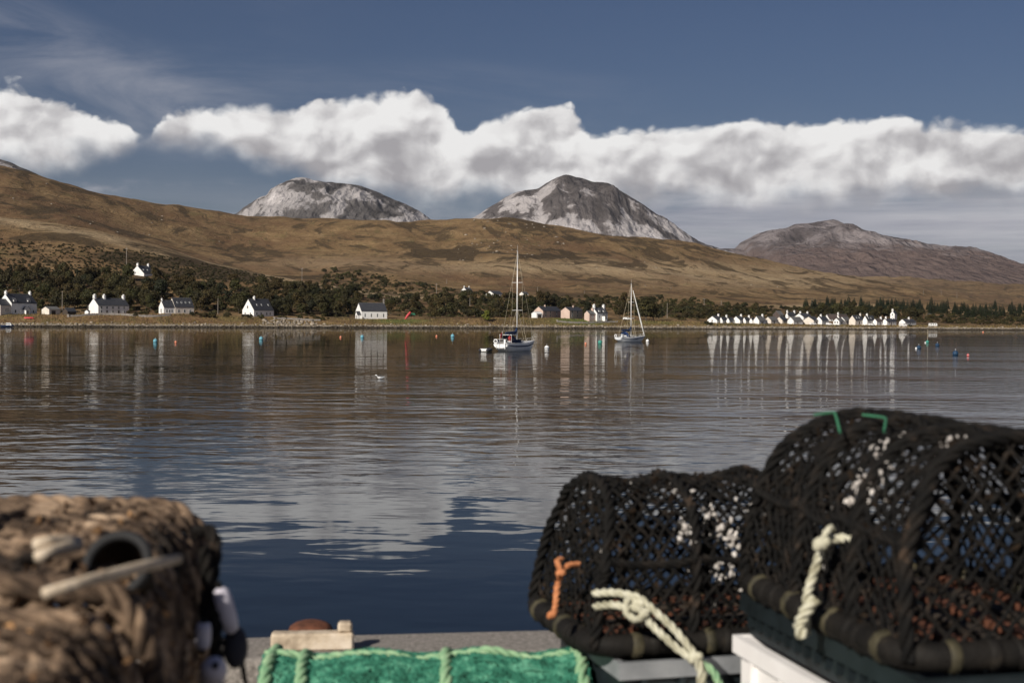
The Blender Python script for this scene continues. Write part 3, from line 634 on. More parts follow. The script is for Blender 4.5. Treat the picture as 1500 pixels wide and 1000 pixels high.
door(o, MT(-2.2, 2.1, 0, -math.pi/2), 1.0, 2.0)
MB().box(.2, .9, -1.2, 0.0, -1, 1.0).build('buttress', stone, o)
# ---- houses up the slope behind the wood
for args in [('white_cottage', 'small white cottage with dark blue roof among scrub on the slope', 675, 684, 692, 430.5, 425.5, 421, 36, (0, 1)),
             ('white_cottage', 'small white gabled cottage with grey roof up the slope behind the yacht', 711.5, 723.5, 737, 434.5, 430.5, 426, 42, ()),
             ('white_cottage', 'tiny white cottage glimpsed through the yacht rigging on the slope', 761, 767, 774, 432.5, 430, 427.5, 36, ())]:
    nm, lb, a, b_, c, yb, ye, yr, ps, ch = args
    house(nm, lb, a, b_, c, yb, ye, yr, ps, D=ground_hit(b_, yb, 120).y, chim=ch, wins=((.3, .8), (.7, .8)), chs=.8)
# ---- pink pair and white house
D1 = ground_hit(795, 465.5, 20).y
o = house('pink_house', 'pink gabled two-storey house with flat white garage at its foot', 782, 795.5, 822, 465.5, 455.3, 449, 56, D=D1, wall=pink, wins=((.15, .8), (.4, .8), (.75, .8), (.15, 3), (.4, 3), (.75, 3)), gwins=(), chim=(.35,), chs=.7)[0]
g = house('flat_garage', 'flat-roofed white garage with dark door under the pink gable', 778.5, 786, 794.5, 466, 459.3, 459, 40, D=D1-7, cat='garage', roof=white)[0]
door(g, MT(2.2, 0, 0), 2.6, 2.0, darkwood)
house('pink_house', 'pink gabled two-storey house standing next to the low stone wing', 821.5, 834.5, 853.5, 466, 455, 450, 54, wall=pink, wins=((.2, .8), (.6, .8), (.2, 3), (.6, 3)), chim=(.6,), chs=.7, D=D1+2)
o, L, Wd, he, hr = house('white_house', 'white house with tall gable chimney, twin dormers and grey side wing', 864, 874.5, 890, 467.5, 458, 450.5, 48, chim=(0, .96), dorm=(.30, .72), por=(.62, 2.0, 1.8, 2.1, 3.2), chs=1.15, D=D1+1, wins=((.2, .8),))
gable_block(o, 5.5, Wd*.72, he*.82, hr*.72, pink, greyroof, x0=-5.6, y0=Wd*.20, nm='wing', chim=(.95,))
window(o, MT(-2.6, Wd*.20, .8), .9, 1.1)
# ---- village on the right-hand shore: xG, xL, xR, base, eaves, ridge, psi
VIL = [
 ('white gabled cottage at the open-shore end of the stepped terrace', 1036, 1050.5, 1060, 473, 468.6, 463, 52, white, slate, (1,), 0),
 ('narrow white cottage stepped behind the terrace end cottage', 1053.5, 1058.5, 1067, 473.3, 468.8, 464.5, 55, white, slate, (1,), 0),
 ('narrow white cottage, third along the stepped terrace', 1064, 1068.5, 1076, 473.3, 469, 465.5, 56, white, slate, (), 0),
 ('wide white gabled cottage in the middle of the stepped terrace', 1072, 1084, 1092, 473.6, 468.8, 463.3, 52, white, slate, (1,), 0),
 ('narrow white cottage right of the wide middle gable of the terrace', 1087.5, 1092.5, 1100, 473.8, 469.2, 465, 55, white, slate, (1,), 0),
 ('narrow white cottage ending the stepped terrace', 1097.5, 1102.5, 1108, 473.8, 469.6, 465.8, 56, white, slate, (), 0),
 ('white cottage with broad grey roof next to the terrace end', 1103.5, 1112, 1122, 474, 469, 463.2, 50, white, greyroof, (.9,), -6),
 ('cream cottage with grey roof and glazed lean-to by the shore hedge', 1120, 1129.5, 1140, 474, 468.8, 464, 48, cream, greyroof, (), 0),
 ('cream gable with dark blue roof behind the shore hedge', 1136.5, 1146, 1154, 473.5, 468.6, 464, 48, cream, slate, (), 6),
 ('white house with low flat garage roof by the dark hedge', 1153.5, 1162.5, 1176, 473.8, 469.4, 464.4, 46, white, greyroof, (), 0),
 ('small upper house with pale barge boards behind the shore cottages', 1132, 1142, 1148, 466.5, 461, 455.2, 46, brownroof, greyroof, (), 45),
 ('white chimneyed house of the upper village row', 1150.5, 1154.5, 1166, 466.5, 461.5, 457.5, 40, white, slate, (0, 1), 45),
 ('large white gabled house of the upper village row', 1163.5, 1177, 1190, 469, 464, 459, 44, white, slate, (.15, .95), 28),
 ('pale pink gabled cottage beside the parked white van', 1176.5, 1192, 1201, 474.8, 469, 463.8, 50, cream, slate, (), 0),
 ('white cottage with long skewed gable beside the brown-roofed bungalow', 1194.5, 1204, 1214, 474.8, 469, 463.4, 46, white, slate, (.3,), 0),
 ('bungalow with broad brown tiled roof behind the shore cottages', 1207, 1215, 1228, 470.5, 467, 460.5, 24, white, brownroof, (), 32),
 ('white double-gabled cottage, its nearer gable pierced by windows', 1220.5, 1229.5, 1237, 475, 470.2, 466, 50, white, greyroof, (), 0),
 ('white gabled cottage with tall white chimney behind', 1228.5, 1237.5, 1246, 475, 469, 464.2, 50, white, greyroof, (), 5),
 ('brown-roofed house with one white chimney behind the double gables', 1224, 1230, 1243, 470, 466, 460.5, 40, white, brownroof, (.05,), 30),
 ('pale grey gabled house with two skylights by the bushy garden', 1243.5, 1253, 1266, 475, 468.5, 462, 46, cream, slate, (.9,), 0),
 ('white house with steep stepped skew gable and black roof', 1263.5, 1270.5, 1282, 476, 469, 462.5, 46, white, slate, (.25,), 0),
 ('low white cottage with grey-brown roof near the shingle beach', 1278.5, 1284.5, 1297, 476, 470.5, 467, 46, white, brownroof, (.7,), 0),
 ('last white gabled cottage before the shingle beach', 1292.5, 1299.5, 1313, 476, 470.5, 466.8, 46, white, slate, (.12, .8), 0),
 ('small white-fronted bungalow behind the white van by the beach', 1317, 1326, 1342, 475, 471.3, 467.5, 46, white, slate, (.6,), 12),
 ('small white cottage among bushes above the caravan', 1357, 1361, 1366, 464.5, 462, 459.5, 44, white, greyroof, (), 90),
]
for k, (lb, a, b_, c, yb, ye, yr, ps, wl, rf, ch, od) in enumerate(VIL):
    D = float(S(b_))+36+max(od, -8)*1.0
    if od > 20: D = max(D, ground_hit(b_, yb, 30).y)
    house('white_cottage' if wl is white else 'cottage', lb, a, b_, c, yb, ye, yr, ps, D=D, wall=wl, roof=rf, chim=ch, chs=.9, group='village cottages along the right-hand shore',
          wins=((.25, .8), (.65, .8)), gwins=((.5, .8),) if k in (0, 15) else (((.3, .8), (.7, .8)) if k in (16,) else ()), doors=(.45,), cat='cottage', rl=(.3, .6) if k in (19, 20) else ())
o = house('white_tower_house', 'tall white narrow gable house with chimney among the dark trees', 1304, 1310.5, 1314, 464.5, 459.5, 455.5, 60, D=float(S(1310))+70, chim=(0,), gwins=((.5, 1.2),), chs=.9)[0]

# ---- small shore things
def van(name, label, x, y, D, Lm, Hm, mat, psi, cat, win=True):
    base = P(x, y, D); o = empty(name, base, R(psi)); tag(o, label, cat)
    b = MB().prism([(-Lm/2, .35), (Lm/2, .35), (Lm/2, Hm*.55), (Lm*.36, Hm*.62), (Lm*.24, Hm), (-Lm/2, Hm)], 1, -.9, .9).build('body', mat, o)
    for sx in (-.32, .32):
        for sy in (-.86, .86):
            w = MB().tube([(sx*Lm, sy-.1, .33), (sx*Lm, sy+.1, .33)], .33, 12).build('wheel', BL, o)
    if win: MB().box(Lm*.02, Lm*.26, -.915, .915, Hm*.62, Hm*.88).build('window', glass, o)
    return o
van('parked_van', 'white van parked on the grass before the last bungalow', 1322.5, 478.3, float(S(1322))+24, 4.8, 2.0, white, 8, 'van')
van('parked_car', 'white car parked beside the pale pink cottage', 1191, 476, float(S(1191))+28, 3.9, 1.5, white, 20, 'car')
van('parked_car', 'white car parked before the skylight house garden', 1214.5, 476.3, float(S(1214))+28, 4.0, 1.5, white, -10, 'car')
van('parked_car', 'white car parked below the black-roofed stepped gable house', 1277, 477, float(S(1277))+27, 4.0, 1.5, white, 12, 'car')
van('parked_car', 'pale car parked in the shade of the tree right of the white house', 918, 468.5, float(S(918))+30, 4.2, 1.55, frame_w, 5, 'car')
base = P(1366.5, 478.3, float(S(1366))+24); o = empty('caravan', base, R(6)); tag(o, 'white caravan parked on the shingle at the edge of the bushes', 'caravan')
MB().prism([(-2.6, .45), (2.4, .45), (2.6, 1.1), (2.35, 2.2), (-2.4, 2.2), (-2.6, 1.2)], 1, -1, 1).build('body', white, o)
for q in (-1.5, 0, 1.4): MB().box(q-.42, q+.42, -1.02, -.99, 1.25, 1.8).build('window', glass, o)
for q in (-1, .8): MB().tube([(.2, q, .3), (.2, q+.2, .3)], .3, 12).build('wheel', BL, o)
MB().tube([(2.5, 0, .5), (3.5, 0, .45)], .05).build('drawbar', metal_g, o)

def hull_mb(L, B, Hh, sheer=.15, tr=.75, n=14, m=7, bow=1.0):
    """open or closed small hull: x from stern to bow, returns outer skin verts grid"""
    rows = []
    for i in range(n+1):
        s = i/n; x = L*(s-.5); hb = B/2*(tr+(1-tr)*math.sin(min(1, s*1.7)*math.pi/2))*(1-max(0, (s-.45)/.55)**2.4*bow)
        sh = Hh*(1+sheer*(2*(s-.4))**2); dk = .0+Hh*.55*max(0, (s-.7)/.3)**2
        rows.append([(x+(L*.06*(j/m) if s > .8 else 0)*(s-.8)*5, hb*math.sin((j/m)*math.pi/2)**.75, dk+(sh-dk)*(1-math.cos((j/m)*math.pi/2))) for j in range(m+1)])
    return rows
def hull_obj(name, rows, mat, parent, deck=None, deckmat=None, drop=0.0):
    n = len(rows)-1; m = len(rows[0])-1; v = []; f = []
    for r in rows: v += [(x, -y, z) for x, y, z in reversed(r)]+[(x, y, z) for x, y, z in r[1:]]
    w = 2*m+1
    for i in range(n):
        for j in range(w-1): f.append((i*w+j, (i+1)*w+j, (i+1)*w+j+1, i*w+j+1))
    f.append(tuple(range(w)))
    o = mesh_obj(name, v, f, mat, parent, True)
    bm = bmesh.new(); bm.from_mesh(o.data); bmesh.ops.remove_doubles(bm, verts=bm.verts, dist=.002); bmesh.ops.recalc_face_normals(bm, faces=bm.faces); bm.to_mesh(o.data); bm.free()
    for pl in o.data.polygons:
        if len(pl.vertices) > 4: pl.use_smooth = False
    if deck:
        v = []; f = []
        for r in rows:
            x, y, z = r[-1]; v += [(x, -y, z-drop), (x, y, z-drop)]
        for i in range(n): f.append((2*i, 2*i+1, 2*i+3, 2*i+2))
        mesh_obj(deck, v, f, deckmat or mat, parent)
    return o
# red boats drawn up on the grass
def rowboat(name, label, loc, rot, mat, L=4.2, up=False):
    o = empty(name, loc); o.rotation_euler = rot; tag(o, label, 'boat')
    h = hull_obj('hull', hull_mb(L, 1.6, .7), mat, o)
    for q in (-.9, .2, 1.0): MB().box(q-.13, q+.13, -.62, .62, .42, .47).build('thwart', polewood, o)
    return o
g0 = ground_at(42.5, 24); rowboat('rowing_boat', 'red rowing boat turned over on the bank below the dormered house', (g0.x, g0.y, g0.z+.85), (math.pi, 0, R(8)), redp, 4.4)
g0 = ground_at(598, 36); rowboat('rowing_boat', 'red boat tipped steeply on its stern beside the dark bushes', (g0.x, g0.y, g0.z+1.9), (R(70), R(52), R(200)), redp, 5.0)
g0 = ground_at(604, 38); o = empty('swing_frame', g0, R(30)); tag(o, 'small green frame shelter standing beside the tipped red boat', 'frame')
for sx in (-1, 1):
    for sy in (-.8, .8): MB().tube([(sx*1.1, sy, -.3), (sx*.9, sy*.2, 3.2)], .07).build('leg', darkwood, o)
MB().prism([(-1.3, 2.4), (0, 3.4), (1.3, 2.4), (0, 3.2)], 0, -1.3, 1.3).build('canopy', greenp, o)
# poles
def pole(x, yt, yb, label, arm=True, dmin=60):
    g0 = ground_hit(x, yb, dmin); h = (yb-yt)*g0.y/F; o = empty('electricity_pole', g0, R(random.uniform(-25, 25))); tag(o, label, 'pole', 'timber poles carrying the power line')
    r = max(.13, h*.011); MB().tube([(0, 0, -1), (.0, 0, h*.5), (.04, 0, h)], [r*1.25, r*1.1, r*.85], 8).build('shaft', polewood, o)
    if arm:
        MB().box(-.95, .95, -.08, .08, h*.93, h*.93+.16).build('crossarm', polewood, o)
        for q in (-.85, 0, .85): MB().tube([(q, 0, h*.93+.15), (q, 0, h*.93+.45)], .06).build('insulator', BL, o)
pole(185, 363, 397, 'timber pole rising beside the lone white hill house', dmin=150)
pole(442, 392, 419, 'timber pole on the pale grass spur above the wood', dmin=150)
pole(639, 415, 438, 'timber pole in the scrub between chapel and slope cottages', dmin=80)
pole(1031, 437, 452, 'timber pole behind the start of the village terrace', dmin=60)
pole(688, 436, 450, 'short pole in the scrub below the slope cottages', False, 60)
for x, a, b_ in [(654, 408, 416), (787, 420, 428), (856, 426, 434), (1056, 440, 447), (977, 444, 466), (1189, 437, 446), (1352, 424, 432), (1378, 425, 433), (1401, 428, 437), (1424, 431, 438), (1462, 432, 440), (91, 426, 458), (319, 437, 460)]:
    pole(x, a, b_, 'slender timber pole of the power line on the moor and shore', False, 40)
# low stone dykes
def dyke(label, x0, x1, off, h=1.0):
    pts = [ground_at(q, off+2*math.sin(q*.05)) for q in np.arange(x0, x1+.1, 1.2)]; o = empty('stone_wall', pts[0]); tag(o, label, 'wall')
    v = []; f = []
    for i, p in enumerate(pts):
        q = p-pts[0]; hh = h+random.uniform(-.15, .15)
        v += [(q.x, q.y-.3, q.z-.4), (q.x, q.y-.2, q.z+hh), (q.x, q.y+.2, q.z+hh), (q.x, q.y+.3, q.z-.4)]
    for i in range(len(pts)-1): f += [(4*i+k, 4*i+4+k, 4*i+5+k, 4*i+1+k) for k in range(3)]
    mesh_obj('masonry', v, f, stone, o)
    MB().box(-.5, .5, -.5, .5, -.5, h+.35).build('end_pier', stone, o)
dyke('low dark stone wall along the front of the three-chimney house', 100, 250, 29, .9)
dyke('low stone wall before the pink houses and lawn', 816, 905, 24, .8)
dyke('low stone wall running right of the cottage with the steep slate roof', 402, 470, 28, .9)
# ================================================================== TREES, SCRUB, SHORE STONES
leafA = pmat('leaf_dark', [(0.3, (0.022, 0.024, 0.010)), (0.55, (0.046, 0.045, 0.017)), (0.75, (0.088, 0.074, 0.026))], 0.5, 3, 0.7, island=0.45, obj_rand=0.38, transl=0.25)
leafB = pmat('leaf_brown', [(0.3, (0.036, 0.030, 0.013)), (0.55, (0.062, 0.050, 0.019)), (0.75, (0.095, 0.072, 0.028))], 0.5, 3, 0.7, island=0.45, obj_rand=0.30, transl=0.25)
leafC = pmat('leaf_bright', [(0.3, (0.10, 0.12, 0.02)), (0.75, (0.20, 0.20, 0.035))], 0.5, 3, 0.7, island=0.35, transl=0.3)
needle = pmat('needle_dark', [(0.3, (0.012, 0.020, 0.010)), (0.6, (0.026, 0.036, 0.016)), (0.8, (0.045, 0.052, 0.024))], 0.6, 3, 0.75, island=0.4, obj_rand=0.25, transl=0.1)
bark = pmat('bark', [(0.05, 0.042, 0.034), (0.13, 0.11, 0.09)], 2, 4, 0.9, stretch=(1, 1, .2))
def leaf_cloud(centers, radii, n, size, seed, flat=1.0, up=0.25):
    r = np.random.default_rng(seed); w = np.array(radii)**2; idx = r.choice(len(centers), n, p=w/w.sum())
    c = np.array(centers)[idx]; rd = np.array(radii)[idx]
    d = r.normal(size=(n, 3)); d /= np.linalg.norm(d, axis=1)[:, None]; d[:, 2] = np.where(d[:, 2] < -.35, -d[:, 2]*.6, d[:, 2])
    p = c+d*(rd*(0.72+0.42*r.random(n)))[:, None]*np.array([1, 1, flat])
    nn = d+r.normal(size=(n, 3))*.55; nn /= np.linalg.norm(nn, axis=1)[:, None]
    a = np.cross(nn, r.normal(size=(n, 3))); a /= np.linalg.norm(a, axis=1)[:, None]; b = np.cross(nn, a)
    s = size*(0.6+0.8*r.random(n))[:, None]
    V_ = np.stack([p-a*s-b*s*.5, p+a*s*.2-b*s*.7, p+a*s*1.1+b*s*.4, p-a*s*.1+b*s*.8], 1).reshape(-1, 3)
    return V_, np.arange(4*n).reshape(-1, 4)
def join_np(parts):
    v = []; f = []; n = 0
    for a, b in parts: v.append(a); f.append(np.asarray(b)+n); n += len(a)
    return np.concatenate(v), np.concatenate(f)
TREES = []
def make_broad(seed, leaf, Hh=8.0, wid=3.4, nl=1500):
    r = random.Random(seed); o = empty('broadleaf_tree', (0, 0, -200)); tr = MB()
    tr.tube([(0, 0, -.6), (r.uniform(-.15, .15), r.uniform(-.15, .15), Hh*.25), (r.uniform(-.3, .3), r.uniform(-.3, .3), Hh*.55), (r.uniform(-.5, .5), r.uniform(-.5, .5), Hh*.8)], [.24, .18, .12, .04], 6)
    cs = []; rs = []
    for k in range(17):
        a = r.uniform(0, 6.28); q = r.random()**.6; z = r.uniform(.22, .92); e = math.sqrt(max(.05, 1-((z-.5)/.55)**2)); rad = wid*.62*q*e
        c = (rad*math.cos(a), rad*math.sin(a), Hh*z); cs.append(c); rs.append(r.uniform(.8, 1.4)*wid*.33)
        if k < 7: tr.tube([(0, 0, Hh*r.uniform(.18, .4)), (c[0]*.5, c[1]*.5, c[2]*.75), c], [.09, .06, .03], 5)
    tr.build('trunk', bark, o)
    V_, Q = leaf_cloud(cs, rs, nl, .36, seed); np_mesh('crown', V_, Q, leaf, o)
    return o
def make_conifer(seed, Hh=10.0, wid=2.2, nl=1000):
    r = np.random.default_rng(seed); o = empty('conifer_tree', (0, 0, -200)); tr = MB()
    tr.tube([(0, 0, -.6), (0, 0, Hh*.5), (.05, 0, Hh*.98)], [.22, .14, .02], 6)
    z = 1-np.sqrt(r.random(nl))*.93; lay = .5+.5*np.cos(z*Hh*2*math.pi/0.85); a = r.random(nl)*6.283
    rad = wid*(1-z)**.85*(.35+.65*r.random(nl)**.5)*(.72+.28*lay)*(1+.18*np.sin(a*3+seed))
    p = np.stack([rad*np.cos(a), rad*np.sin(a), z*Hh*.98+.05-rad*.25], 1)
    ax = np.stack([np.cos(a), np.sin(a), -.35+0*a], 1)+r.normal(size=(nl, 3))*.25; sd_ = np.cross(ax, r.normal(size=(nl, 3))*.4+np.array([0, 0, 1])); sd_ /= np.linalg.norm(sd_, axis=1)[:, None]
    s = (.22+.3*(1-z))[:, None]*(0.7+.6*r.random(nl))[:, None]
    V_ = np.stack([p-sd_*s*.5, p+sd_*s*.5, p+ax*s*1.5+sd_*s*.15, p+ax*s*1.5-sd_*s*.15], 1).reshape(-1, 3)
    tr.build('trunk', bark, o); np_mesh('crown', V_, np.arange(4*nl).reshape(-1, 4), needle, o)
    return o
def make_shrub(seed, leaf, Hh=2.6, wid=2.4, nl=420):
    r = random.Random(seed); o = empty('shrub', (0, 0, -200)); cs = []; rs = []; st = MB()
    for k in range(9):
        a = r.uniform(0, 6.28); q = r.random()**.6*wid*.6; c = (q*math.cos(a), q*math.sin(a), Hh*r.uniform(.25, .75)); cs.append(c); rs.append(r.uniform(.7, 1.3)*wid*.30)
        if k < 5: st.tube([(0, 0, -.4), c], [.06, .02], 4)
    st.build('stem', bark, o); V_, Q = leaf_cloud(cs, rs, nl, .24, seed, .85); np_mesh('foliage', V_, Q, leaf, o)
    return o
protoB = [make_broad(100+i, leafA if i < 3 else leafB, 8+.4*i, 4.2+.4*(i % 3)) for i in range(5)]
protoC = [make_conifer(200+i, 9.5+i, 2.1+.25*i) for i in range(3)]
protoS = [make_shrub(300+i, leafA if i < 2 else leafB) for i in range(4)]
_used = set()
for _p, _l in zip(protoB, ('dark green round', 'dark green upright', 'dark green broad', 'brownish olive', 'brown-tinged broad')): _p['look'] = _l
for _p, _l in zip(protoC, ('slender dark', 'dark pointed', 'wide dark')): _p['look'] = _l
for _p, _l in zip(protoS, ('dark green', 'dark green spreading', 'brownish', 'russet brown')): _p['look'] = _l
def place(proto, g0, sc, label, cat, group, sz=None):
    o = proto if proto.name not in _used else copy_tree(proto); _used.add(proto.name)
    o.location = (g0.x, g0.y, g0.z-.15); o.rotation_euler = (0, 0, random.uniform(0, 6.28)); k = sz or sc
    o.scale = (sc, sc, k); tag(o, label, cat, group); return o
def clear(g0, r):
    for hx, hy, hl in HOUSES:
        if abs(g0.x-hx-hl*.25) < hl*.62+r and hy-26 < g0.y < hy+hl*.72+r*.3: return False
    return True
PLACED = []
LM = [(27, 'the dormered house'), (75, 'the pale garage'), (160, 'the three-chimney house'), (255, 'the rooflight cottage'), (310, 'the gap beside the rooflight cottage'), (378, 'the steep-roofed cottage'), (450, 'the boulder bank'), (545, 'the chapel'), (600, 'the tipped red boat'), (655, 'the scrub pole'), (683, 'the blue-roofed slope cottage'), (722, 'the bright yellow-green tree'), (765, 'the larger yacht mooring'), (800, 'the pink house with garage'), (838, 'the pink house by the stone wing'), (876, 'the twin-dormer house'), (948, 'the big dark shore trees'), (1000, 'the open bank'), (1043, 'the terrace end cottage'), (1085, 'the middle terrace gable'), (1125, 'the grey-roofed cottages'), (1172, 'the large upper-row gable'), (1215, 'the brown-roofed bungalow'), (1255, 'the skylight house'), (1308, 'the tall narrow gable house'), (1366, 'the caravan'), (1430, 'the pale bay-end field'), (1500, 'the bay end')]
def auto_label(x, off, s, proto, sc, kind):
    lm = min(LM, key=lambda q: abs(q[0]-x))[1]
    rel = 'in front of' if off < 32 else 'close behind' if off < 75 else 'behind' if off < 120 else 'upslope behind' if off < 175 else 'high on the slope behind'
    m = (sc[0]+sc[1])/2; d = (sc[1]-sc[0])/6; size = 'tall' if s > m+d else 'small' if s < m-d else 'middling'
    return f"{size} {proto['look']} {kind} {rel} {lm}"
def scatter(n, xr, yfun0, yfun1, protos, sc, gap, label, cat, group, dmin=50, tries=14, tall=1.0):
    c = 0
    for k in range(n*tries):
        if c >= n: break
        x = random.uniform(*xr); y = random.uniform(interp(x, yfun0), interp(x, yfun1)); g0 = ground_hit(x, y, dmin)
        s = random.uniform(*sc)
        if not clear(g0, 3*s): continue
        if any((g0.x-a)**2+(g0.y-b)**2 < (gap*(s+q)/2)**2 for a, b, q in PLACED): continue
        PLACED.append((g0.x, g0.y, s)); pr_ = random.choice(protos); place(pr_, g0, s, auto_label(x, g0.y-float(S(x)), s, pr_, sc, 'conifer' if pr_ in protoC else cat), cat, group, s*random.uniform(.85, 1.2)*tall); c += 1
    return c
G1 = 'broadleaf trees of the wood behind the shore houses'
scatter(185, (-30, 480), [(0, 402), (200, 408), (330, 414), (470, 432)], [(0, 455), (250, 456), (330, 461), (470, 464)], protoB, (.7, 1.1), 2.7, 'dark broadleaf tree in the wood climbing behind the dormered, three-chimney and slate-roofed houses', 'tree', G1)
scatter(44, (400, 525), [(400, 426), (525, 436)], [(400, 464), (525, 464)], protoB, (.65, 1.0), 2.6, 'dark broadleaf tree between the steep-roofed cottage and the chapel', 'tree', G1, dmin=36)
scatter(26, (565, 770), [(565, 443), (770, 446)], [(565, 463), (770, 464)], protoB, (.55, .85), 3.2, 'rounded broadleaf tree in the scrub right of the chapel', 'tree', G1, dmin=46)
scatter(22, (770, 960), [(770, 441), (960, 450)], [(770, 456), (960, 464)], protoB[:4], (.7, 1.05), 3.2, 'broadleaf tree behind the pink houses and white chimneyed house', 'tree', G1, dmin=44)
for x, yb, s in [(946, 470, 1.5), (937, 468, 1.2), (957, 470, 1.25), (965, 469, 1.0)]: place(protoB[0], ground_hit(x, yb, 24), s, 'large dark rounded tree standing by the shore right of the white chimneyed house', 'tree', G1)
place(protoB[4], ground_hit(908, 466, 30), .95, 'olive rounded tree between the white chimneyed house and the large dark trees', 'tree', G1)
# one yellow-green bush by the water
yb_ = make_broad(150, leafC, 6.4, 3.4, 1200); yb_.name = 'bright_tree'; place(yb_, ground_hit(713, 470.5, 20), .92, 'bright yellow-green rounded tree near the shore left of the yacht', 'tree', None)
G2 = 'shrubs and scrub along the shore and slopes'
scatter(140, (470, 780), [(470, 398), (560, 402), (620, 420), (700, 432), (780, 438)], [(470, 440), (560, 445), (620, 466), (780, 466)], protoS[:3], (1.1, 2.1), 2.2, 'dark shrub in the scrub between the chapel and the slope cottages', 'shrub', G2, dmin=50, tall=1.1)
scatter(55, (770, 1040), [(770, 434), (900, 436), (1040, 441)], [(770, 450), (900, 455), (1040, 464)], protoS, (.9, 1.7), 2.5, 'dark shrub on the bank behind the pink houses and shore trees', 'shrub', G2, dmin=46)
scatter(85, (990, 1240), [(990, 446), (1100, 450), (1240, 456)], [(990, 469), (1100, 464), (1240, 461)], protoS[:3], (1.0, 1.9), 2.1, 'shrub in the hedgerows behind the village terrace', 'shrub', G2, dmin=60)
scatter(44, (1310, 1530), [(1310, 461), (1420, 463), (1530, 468)], [(1310, 469), (1420, 476), (1530, 478)], protoS, (.9, 1.6), 2.5, 'shrub in the brown scrub right of the village by the shingle', 'shrub', G2, dmin=30)
scatter(44, (0, 480), [(0, 458), (330, 462), (480, 466)], [(0, 462), (330, 466), (480, 470)], protoS, (.5, .95), 2.4, 'garden shrub along the shore gardens of the left-hand houses', 'shrub', G2, dmin=24)
scatter(26, (1030, 1340), [(1030, 474.5), (1180, 475.5), (1340, 477.5)], [(1030, 477), (1180, 477.5), (1340, 479)], protoS[:2], (.55, .8), 2.0, 'low dark hedge bush before the village cottages on the shore', 'shrub', G2, dmin=20)
G3 = 'conifers of the plantations behind the village'
scatter(125, (1175, 1400), [(1175, 450), (1250, 446), (1400, 451)], [(1175, 456), (1250, 458), (1400, 460)], protoC, (.65, 1.05), 1.7, 'dark pointed conifer in the plantation above the village', 'tree', G3, dmin=70)
scatter(85, (1395, 1540), [(1395, 458), (1440, 452), (1540, 450)], [(1395, 463), (1440, 468), (1540, 470)], protoC, (.65, 1.1), 1.8, 'dark pointed conifer in the plantation beyond the scrub at the bay end', 'tree', G3, dmin=60)
scatter(40, (1190, 1360), [(1190, 459), (1360, 462)], [(1190, 463), (1360, 468)], protoB[:3], (.6, .95), 2.6, 'dark broadleaf tree directly behind the village cottages', 'tree', G1, dmin=52)
# --- fine low scrub under and between the trees: one mass
def scrub_patch(name, label, n, xr, y0, y1, mat, dmin=46, size=.34, big=1.15):
    cs = []; rs = []
    for k in range(n):
        x = random.uniform(*xr); y = random.uniform(interp(x, y0), interp(x, y1)); g0 = ground_hit(x, y, dmin)
        if not clear(g0, 1): continue
        s = random.uniform(.6, 1.5)*big; cs.append((g0.x, g0.y, g0.z+s*.3)); rs.append(s)
    V_, Q = leaf_cloud(cs, rs, n*55, size, n, .8); o = np_mesh(name, V_, Q, mat); tag(o, label, 'scrub', kind='stuff')
scrub_patch('undergrowth', 'tangled undergrowth filling the wood behind the left-hand houses', 900, (-40, 530), [(0, 402), (330, 413), (530, 434)], [(0, 459), (330, 463), (530, 465)], leafA)
scrub_patch('undergrowth', 'dark scrub spread over the bank behind chapel and pink houses', 1300, (470, 1040), [(470, 398), (560, 402), (700, 432), (900, 436), (1040, 441)], [(470, 440), (560, 464), (780, 466), (900, 462), (1040, 468)], leafA)
scrub_patch('undergrowth', 'low dark scrub behind the village and bay end', 1000, (990, 1540), [(990, 446), (1100, 451), (1240, 455), (1400, 456), (1540, 460)], [(990, 470), (1100, 466), (1240, 466), (1320, 472), (1540, 478)], leafA)
scrub_patch('heather', 'clumps of heather dotted over the left-hand hillside', 1500, (-40, 420), [(0, 352), (200, 368), (420, 410)], [(0, 398), (200, 404), (420, 420)], leafB, 160, .3, .6)
# --- shore stones and tussocks
def stones(name, label, n, xr, o0, o1, smin, smax, mat, bias=2.0, patchy=False):
    base = MB().ball((0, 0, 0), 1, 6, 4); bv = np.array(base.v); tri = []
    for q in base.f: tri += [(q[0], q[1], q[2])]+([(q[0], q[2], q[3])] if len(q) == 4 else [])
    tri = np.array(tri); parts = []
    for k in range(n):
        x = random.uniform(*xr)
        if patchy and random.random() > .15+1.5*max(0, float(vnoise(np.array(x/28.0), np.array(.5), 5))-.35): continue
        g0 = ground_at(x, random.uniform(o0, o1)); s = smin+(smax-smin)*random.random()**bias
        sc = np.array([s*random.uniform(.7, 1.5), s*random.uniform(.7, 1.3), s*random.uniform(.4, .8)]); v = bv*(1+.28*rng.normal(size=bv.shape).clip(-1, 1)*.6)*sc
        parts.append((v+np.array([g0.x, g0.y, g0.z+s*.1]), tri))
    o = np_mesh(name, *join_np(parts), mat); tag(o, label, 'stones', kind='stuff')
shin = pmat('shore_stone', [(0.3, (0.13, 0.105, 0.08)), (0.7, (0.36, 0.31, 0.25))], .7, 4, .9, island=.45)
wetst = pmat('wet_weed_stone', [(0.3, (0.020, 0.017, 0.012)), (0.7, (0.07, 0.052, 0.03))], .7, 4, .55, island=.4)
stones('shore_stones', 'pale stones and shingle along the far shore', 3400, (-30, 1530), 5, 19, .12, .85, shin, 2.0, True)
stones('weedy_stones', 'dark weed-covered stones at the waterline of the far shore', 3400, (-30, 1530), -1, 6.5, .15, .75, wetst)
stones('shore_boulders', 'pale boulders heaped on the bank by the steep-roofed cottage', 160, (385, 465), 14, 27, .3, 1.1, shin)
stones('hill_outcrops', 'pale rock outcrops scattered on the middle hill', 120, (670, 830), 1100, 1700, .5, 2.6, shin, 4.0)
